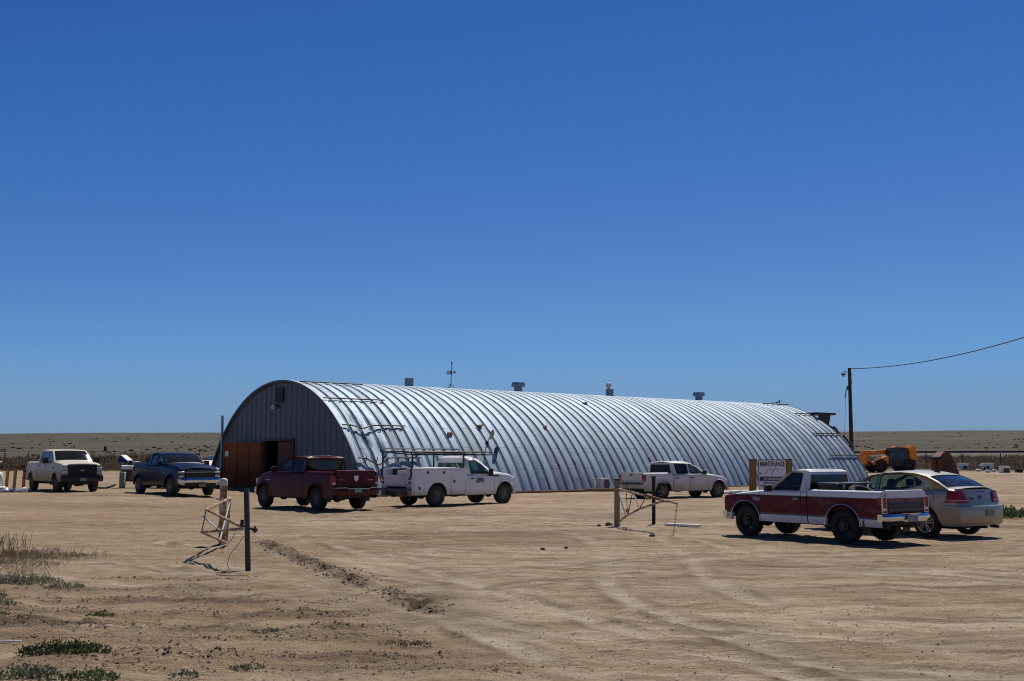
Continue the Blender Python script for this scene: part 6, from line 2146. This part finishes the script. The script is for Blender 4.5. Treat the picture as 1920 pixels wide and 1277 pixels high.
wr = random.Random(21)
WEEDS = [  # x, y, rx, ry, h, n, material, label
    (-4.20, 10.52, .44, .22, .17, 330, 'leaf_dark', 'dark green sprawling weed, largest clump in the sandy foreground'),
    (-4.05, 9.35, .30, .16, .16, 150, 'leaf_grey', 'grey green weed at the bottom edge below the dark sprawling weed'),
    (-3.50, 9.30, .24, .14, .13, 120, 'leaf_green', 'small green weed at the bottom edge, right of the grey green one'),
    (-4.75, 9.25, .40, .14, .10, 130, 'leaf_grey', 'flat grey green weed in the bottom left corner'),
    (-2.30, 9.75, .16, .10, .04, 40, 'leaf_grey', 'small flat weed on the sand nearest the middle of the bottom edge'),
    (-2.75, 9.45, .14, .08, .04, 30, 'leaf_grey', 'tiny flat weed left of the flat weed near the bottom middle'),
    (-5.70, 11.55, .16, .10, .09, 70, 'leaf_green', 'small green weed between two ruts above the dark sprawling weed'),
    (-4.75, 12.9, .16, .10, .09, 60, 'leaf_green', 'small green weed on the rut edge in the left foreground'),
    (-2.55, 11.75, .18, .10, .05, 50, 'leaf_grey', 'dull green weed tuft on a rut left of the broken ridge'),
    (-6.40, 13.6, .42, .30, .20, 220, 'leaf_grey', 'low green grey weed cluster left of the ruts, nearer one'),
    (-6.95, 14.6, .30, .26, .22, 170, 'leaf_grey', 'low green grey weed at the left edge beside the cluster'),
    (-7.15, 16.3, .55, .34, .20, 300, 'leaf_grey', 'wide green grey weed mat below the dry brown grass'),
    (-6.30, 15.7, .28, .16, .13, 90, 'leaf_grey', 'small weed mat to the right of the wide green grey mat'),
    (-5.30, 12.4, .22, .14, .08, 60, 'dry', 'dry yellowish weed tuft on the left ruts'),
    (-6.0, 12.9, .20, .14, .10, 70, 'leaf_green', 'green weed tuft above the yellowish tuft at the left'),
    (-4.20, 14.6, .34, .20, .10, 120, 'dry', 'dry grey tumbleweed skeleton between the ruts and the gate'),
    (-3.55, 13.9, .50, .22, .11, 150, 'dry', 'wider dry grey tumbleweed lying above the middle ruts'),
    (-2.75, 12.9, .40, .16, .08, 90, 'dry', 'flattened dry tumbleweed left of the dark broken ridge'),
    (-1.05, 11.0, .26, .14, .035, 50, 'brush', 'dark dry weed patch on the pale road edge'),
]
for (x, y, rx, ry, h, n, mt, lb) in WEEDS:
    mb = MB(); weed(mb, x, y, rx, ry, h * .8, int(n * 1.7), wr, .034 if mt != 'dry' else .05, .0075 if mt != 'dry' else .0018)
    o = mb.build('weed_plant', M[mt], None, smooth=0); tag(o, lb, 'weed', 'weeds on the sandy foreground')


def blades(mb, n, area, h, rn, wd=.004, zfn=None, lean=.5):
    for i in range(n):
        x, y = area(rn)
        z = tz(x, y)
        a = rn.uniform(0, 6.283); l = h * rn.uniform(.4, 1.2)
        dx, dy = cos(a) * lean * l * rn.random(), sin(a) * lean * l * rn.random()
        px_, py_ = -sin(a) * wd, cos(a) * wd
        mb.add([(x - px_, y - py_, z - .01), (x + px_, y + py_, z - .01), (x + dx * .45 + px_ * .7, y + dy * .45 + py_ * .7, z + l * .6), (x + dx, y + dy, z + l)], [(0, 1, 2, 3)])


mb = MB()
def ar1(rn):
    while True:
        x, y = rn.uniform(-11.5, -6.6), rn.uniform(16.0, 23.0)
        q = vnoise(np.array(x), np.array(y), .9, 41)
        if x < -6.9 - .12 * (y - 16) - rn.random() * 1.3 + q * .7 and (y - 16.0) < 5.2 + q * 1.5: return x, y
blades(mb, 3800, ar1, .075, wr, .0018, lean=1.5)
o = mb.build('dry_grass', M['dry'], None, smooth=0); o['kind'] = 'stuff'
mb = MB()
blades(mb, 110, lambda rn: (rn.gauss(-9.75, .22), rn.gauss(21.3, .25)), .40, wr, .0022, lean=.3)
blades(mb, 900, lambda rn: (rn.gauss(-9.5, .6), rn.gauss(20.6, .5)), .12, wr, .002, lean=.9)
o = mb.build('tall_dry_weeds', M['dry_brown'], None, smooth=0); o['kind'] = 'stuff'
mb = MB()
for k in range(34):
    x, y = wr.uniform(-10.5, -7.9), wr.uniform(16.8, 21.0)
    weed(mb, x, y, .26, .20, .10, 50, wr, .035, .006)
o = mb.build('ground_cover_weeds', M['leaf_grey'], None, smooth=0); o['kind'] = 'stuff'
mb = MB()
for k in range(26):
    x, y = wr.uniform(15.0, 21.0), wr.uniform(34.0, 36.2)
    weed(mb, x, y, .45, .35, .30, 55, wr, .10, .022)
o = mb.build('green_weeds', M['leaf_green'], None, smooth=0); o['kind'] = 'stuff'


def brushband(name, mat, n, xf_, yf_, h, rn, tall=1.0):
    """tall dry weeds: bundles of twigs with seed heads"""
    mb = MB()
    for i in range(n):
        x, y = xf_(rn), yf_(rn)
        if callable(h): hh = h(x, y) * rn.uniform(.45, 1.15)
        else: hh = h * rn.uniform(.45, 1.15)
        z = tz(x, y)
        for k in range(9):
            a = rn.uniform(0, 6.283); r = rn.uniform(0, .55) * hh
            bx, by = x + rn.uniform(-.25, .25), y + rn.uniform(-.25, .25)
            tx, ty, tz_ = bx + r * cos(a), by + r * sin(a), z + hh * rn.uniform(.5, 1.0)
            w_ = .05 * hh
            b2 = rn.uniform(0, 6.283)
            ox, oy = w_ * cos(b2), w_ * sin(b2)
            mx_, my_, mz_ = (bx + tx) / 2 + rn.uniform(-.1, .1), (by + ty) / 2, (z + tz_) / 2 + .1 * hh
            mb.add([(bx, by, z - .1), (mx_ + ox, my_ + oy, mz_), (tx, ty, tz_), (mx_ - ox, my_ - oy, mz_)], [(0, 1, 2, 3)])
    o = mb.build(name, mat, None, smooth=0); o['kind'] = 'stuff'
    return o


hL = lambda x, y: 1.4 * (.65 + .5 * float(vnoise(np.array(x), np.array(y), .11, 51)))
brushband('dry_weed_belt', M['brush'], 5200, lambda r_: r_.uniform(-90, -24), lambda r_: 112 + 70 * r_.random() ** 1.7, hL, wr)
hR = lambda x, y: 1.0 * (.6 + .6 * float(vnoise(np.array(x), np.array(y), .09, 52)))
brushband('dry_weed_belt', M['brush'], 6500, lambda r_: r_.uniform(33, 112), lambda r_: 117 + 110 * r_.random() ** 1.3, hR, wr)
brushband('olive_weed_fringe', M['brush_olive'], 900, lambda r_: r_.uniform(-70, -26), lambda r_: r_.uniform(107, 113), .35, wr)
brushband('olive_weed_fringe', M['brush_olive'], 900, lambda r_: r_.uniform(45, 75), lambda r_: r_.uniform(109, 118), .30, wr)

# scattered shrubs over the open prairie, far off
mb = MB()
sr = random.Random(9)
for i in range(1900):
    y = 150 * (1900 / 150) ** sr.random()
    x = sr.uniform(-.62, .62) * y
    if 6 < x < 40 and y < 160: continue
    if float(vnoise(np.array(x / y * 60), np.array(math.log(y) * 8), .6, 61)) < -.15: continue
    s_ = sr.uniform(.16, .55) * (1 + y / 1300)
    z = tz(x, y) + float(ground_detail(np.array([x]), np.array([y]))[0])
    for k in range(5):
        mb.ball((x + sr.uniform(-1, 1) * s_, y + sr.uniform(-.6, .6) * s_, z + s_ * .22), (s_ * sr.uniform(.4, .9), s_ * .5, s_ * sr.uniform(.25, .55)), 6, 0, .3, sr)
o = mb.build('prairie_shrubs', M['brush_olive'], None, smooth=0); o['kind'] = 'stuff'

# pebbles and clods on the sand
mb = MB()
pr_ = random.Random(13)
def pebble(x, y, s_):
    z = tz(x, y) + float(ground_detail(np.array([x]), np.array([y]))[0])
    vs = []
    for (a, b_, c_) in ((1, 0, 0), (-1, 0, 0), (0, 1, 0), (0, -1, 0), (0, 0, 1), (0, 0, -1), (.6, .6, .5), (-.6, .5, .5)):
        vs.append((x + s_ * a * pr_.uniform(.6, 1.3), y + s_ * b_ * pr_.uniform(.6, 1.3), z + s_ * .2 + s_ * .6 * c_ * pr_.uniform(.6, 1.2)))
    mb.add(vs, [(0, 6, 4), (2, 4, 6), (0, 2, 6), (2, 7, 4), (1, 4, 7), (2, 1, 7), (1, 3, 4), (3, 0, 4), (0, 5, 2), (2, 5, 1), (1, 5, 3), (3, 5, 0)])
for i in range(8500):
    y = 8.3 + 24 * pr_.random() ** 1.7
    x = pr_.uniform(-.5, .5) * y
    pebble(x, y, pr_.choice((.004, .005, .006, .008, .011)) * pr_.uniform(.7, 1.4))
for i in range(26):
    y = 9 + 22 * pr_.random(); x = pr_.uniform(-.45, .48) * y
    pebble(x, y, pr_.uniform(.012, .022))
o = mb.build('pebbles', simple('pebble', (.14, .105, .08), .9, var=.6, scale=3), None, smooth=0); o['kind'] = 'stuff'
mb = MB()
for i in range(900):
    k = pr_.randrange(len(BERM) - 1); q = pr_.random()
    x = BERM[k][0] * (1 - q) + BERM[k + 1][0] * q + pr_.gauss(0, .16); y = BERM[k][1] * (1 - q) + BERM[k + 1][1] * q + pr_.gauss(0, .16)
    pebble(x, y, abs(pr_.gauss(.010, .010)) + .004)
for (y0, x0, x1, amp, sl, ph) in RUTS:
    for i in range(int(420 * amp)):
        x = pr_.uniform(x0 + .5, x1 - .3); yy = y0 + sl * (x + 4) + .10 * sin(x * .9 + ph) + pr_.choice((-.17, -.17, .17)) + pr_.gauss(0, .06)
        pebble(x, yy, abs(pr_.gauss(.007, .006)) + .003)
o = mb.build('soil_clods', simple('soil_clod', (.12, .082, .052), .95, var=.5, scale=3), None, smooth=0); o['kind'] = 'stuff'
for (x, y, s_, lb) in ((2.62, 30.0, .11, 'dark rock at the foot of the weathered timber post'), (3.28, 25.9, .075, 'grey brown rock on the sand in front of the right gate'), (2.35, 29.9, .06, 'small dark rock left of the weathered timber post'), (.62, 22.3, .05, 'small dark stone on the open yard, left of two'), (1.1, 22.6, .045, 'small dark stone on the open yard, right of two')):
    mb = MB(); mb.ball((0, 0, s_ * .3), (s_, s_ * .7, s_ * .55), 10, 0, .22, pr_)
    o = mb.build('rock', simple('rock_grey', (.10, .085, .075), .9, var=.5, scale=9, bmp=.4), None, smooth=50); o.location = (x, y, tz(x, y)); tag(o, lb, 'rock')
box_thing('white_stick', (-4.95, 11.05, .02), (.20, .022, .015), M['offwhite'], .22, 'thin white plastic strip lying on the left ruts', 'strip', .006)
mb = MB(); mb.ball((0, 0, .012), (.055, .04, .022), 8, 0, .2, pr_)
o = mb.build('blue_wrapper', simple('cyan_wrapper', (.16, .36, .40), .5), None, smooth=0); o.location = (-3.42, 10.2, .03); tag(o, 'crumpled light blue wrapper on the sand', 'litter')
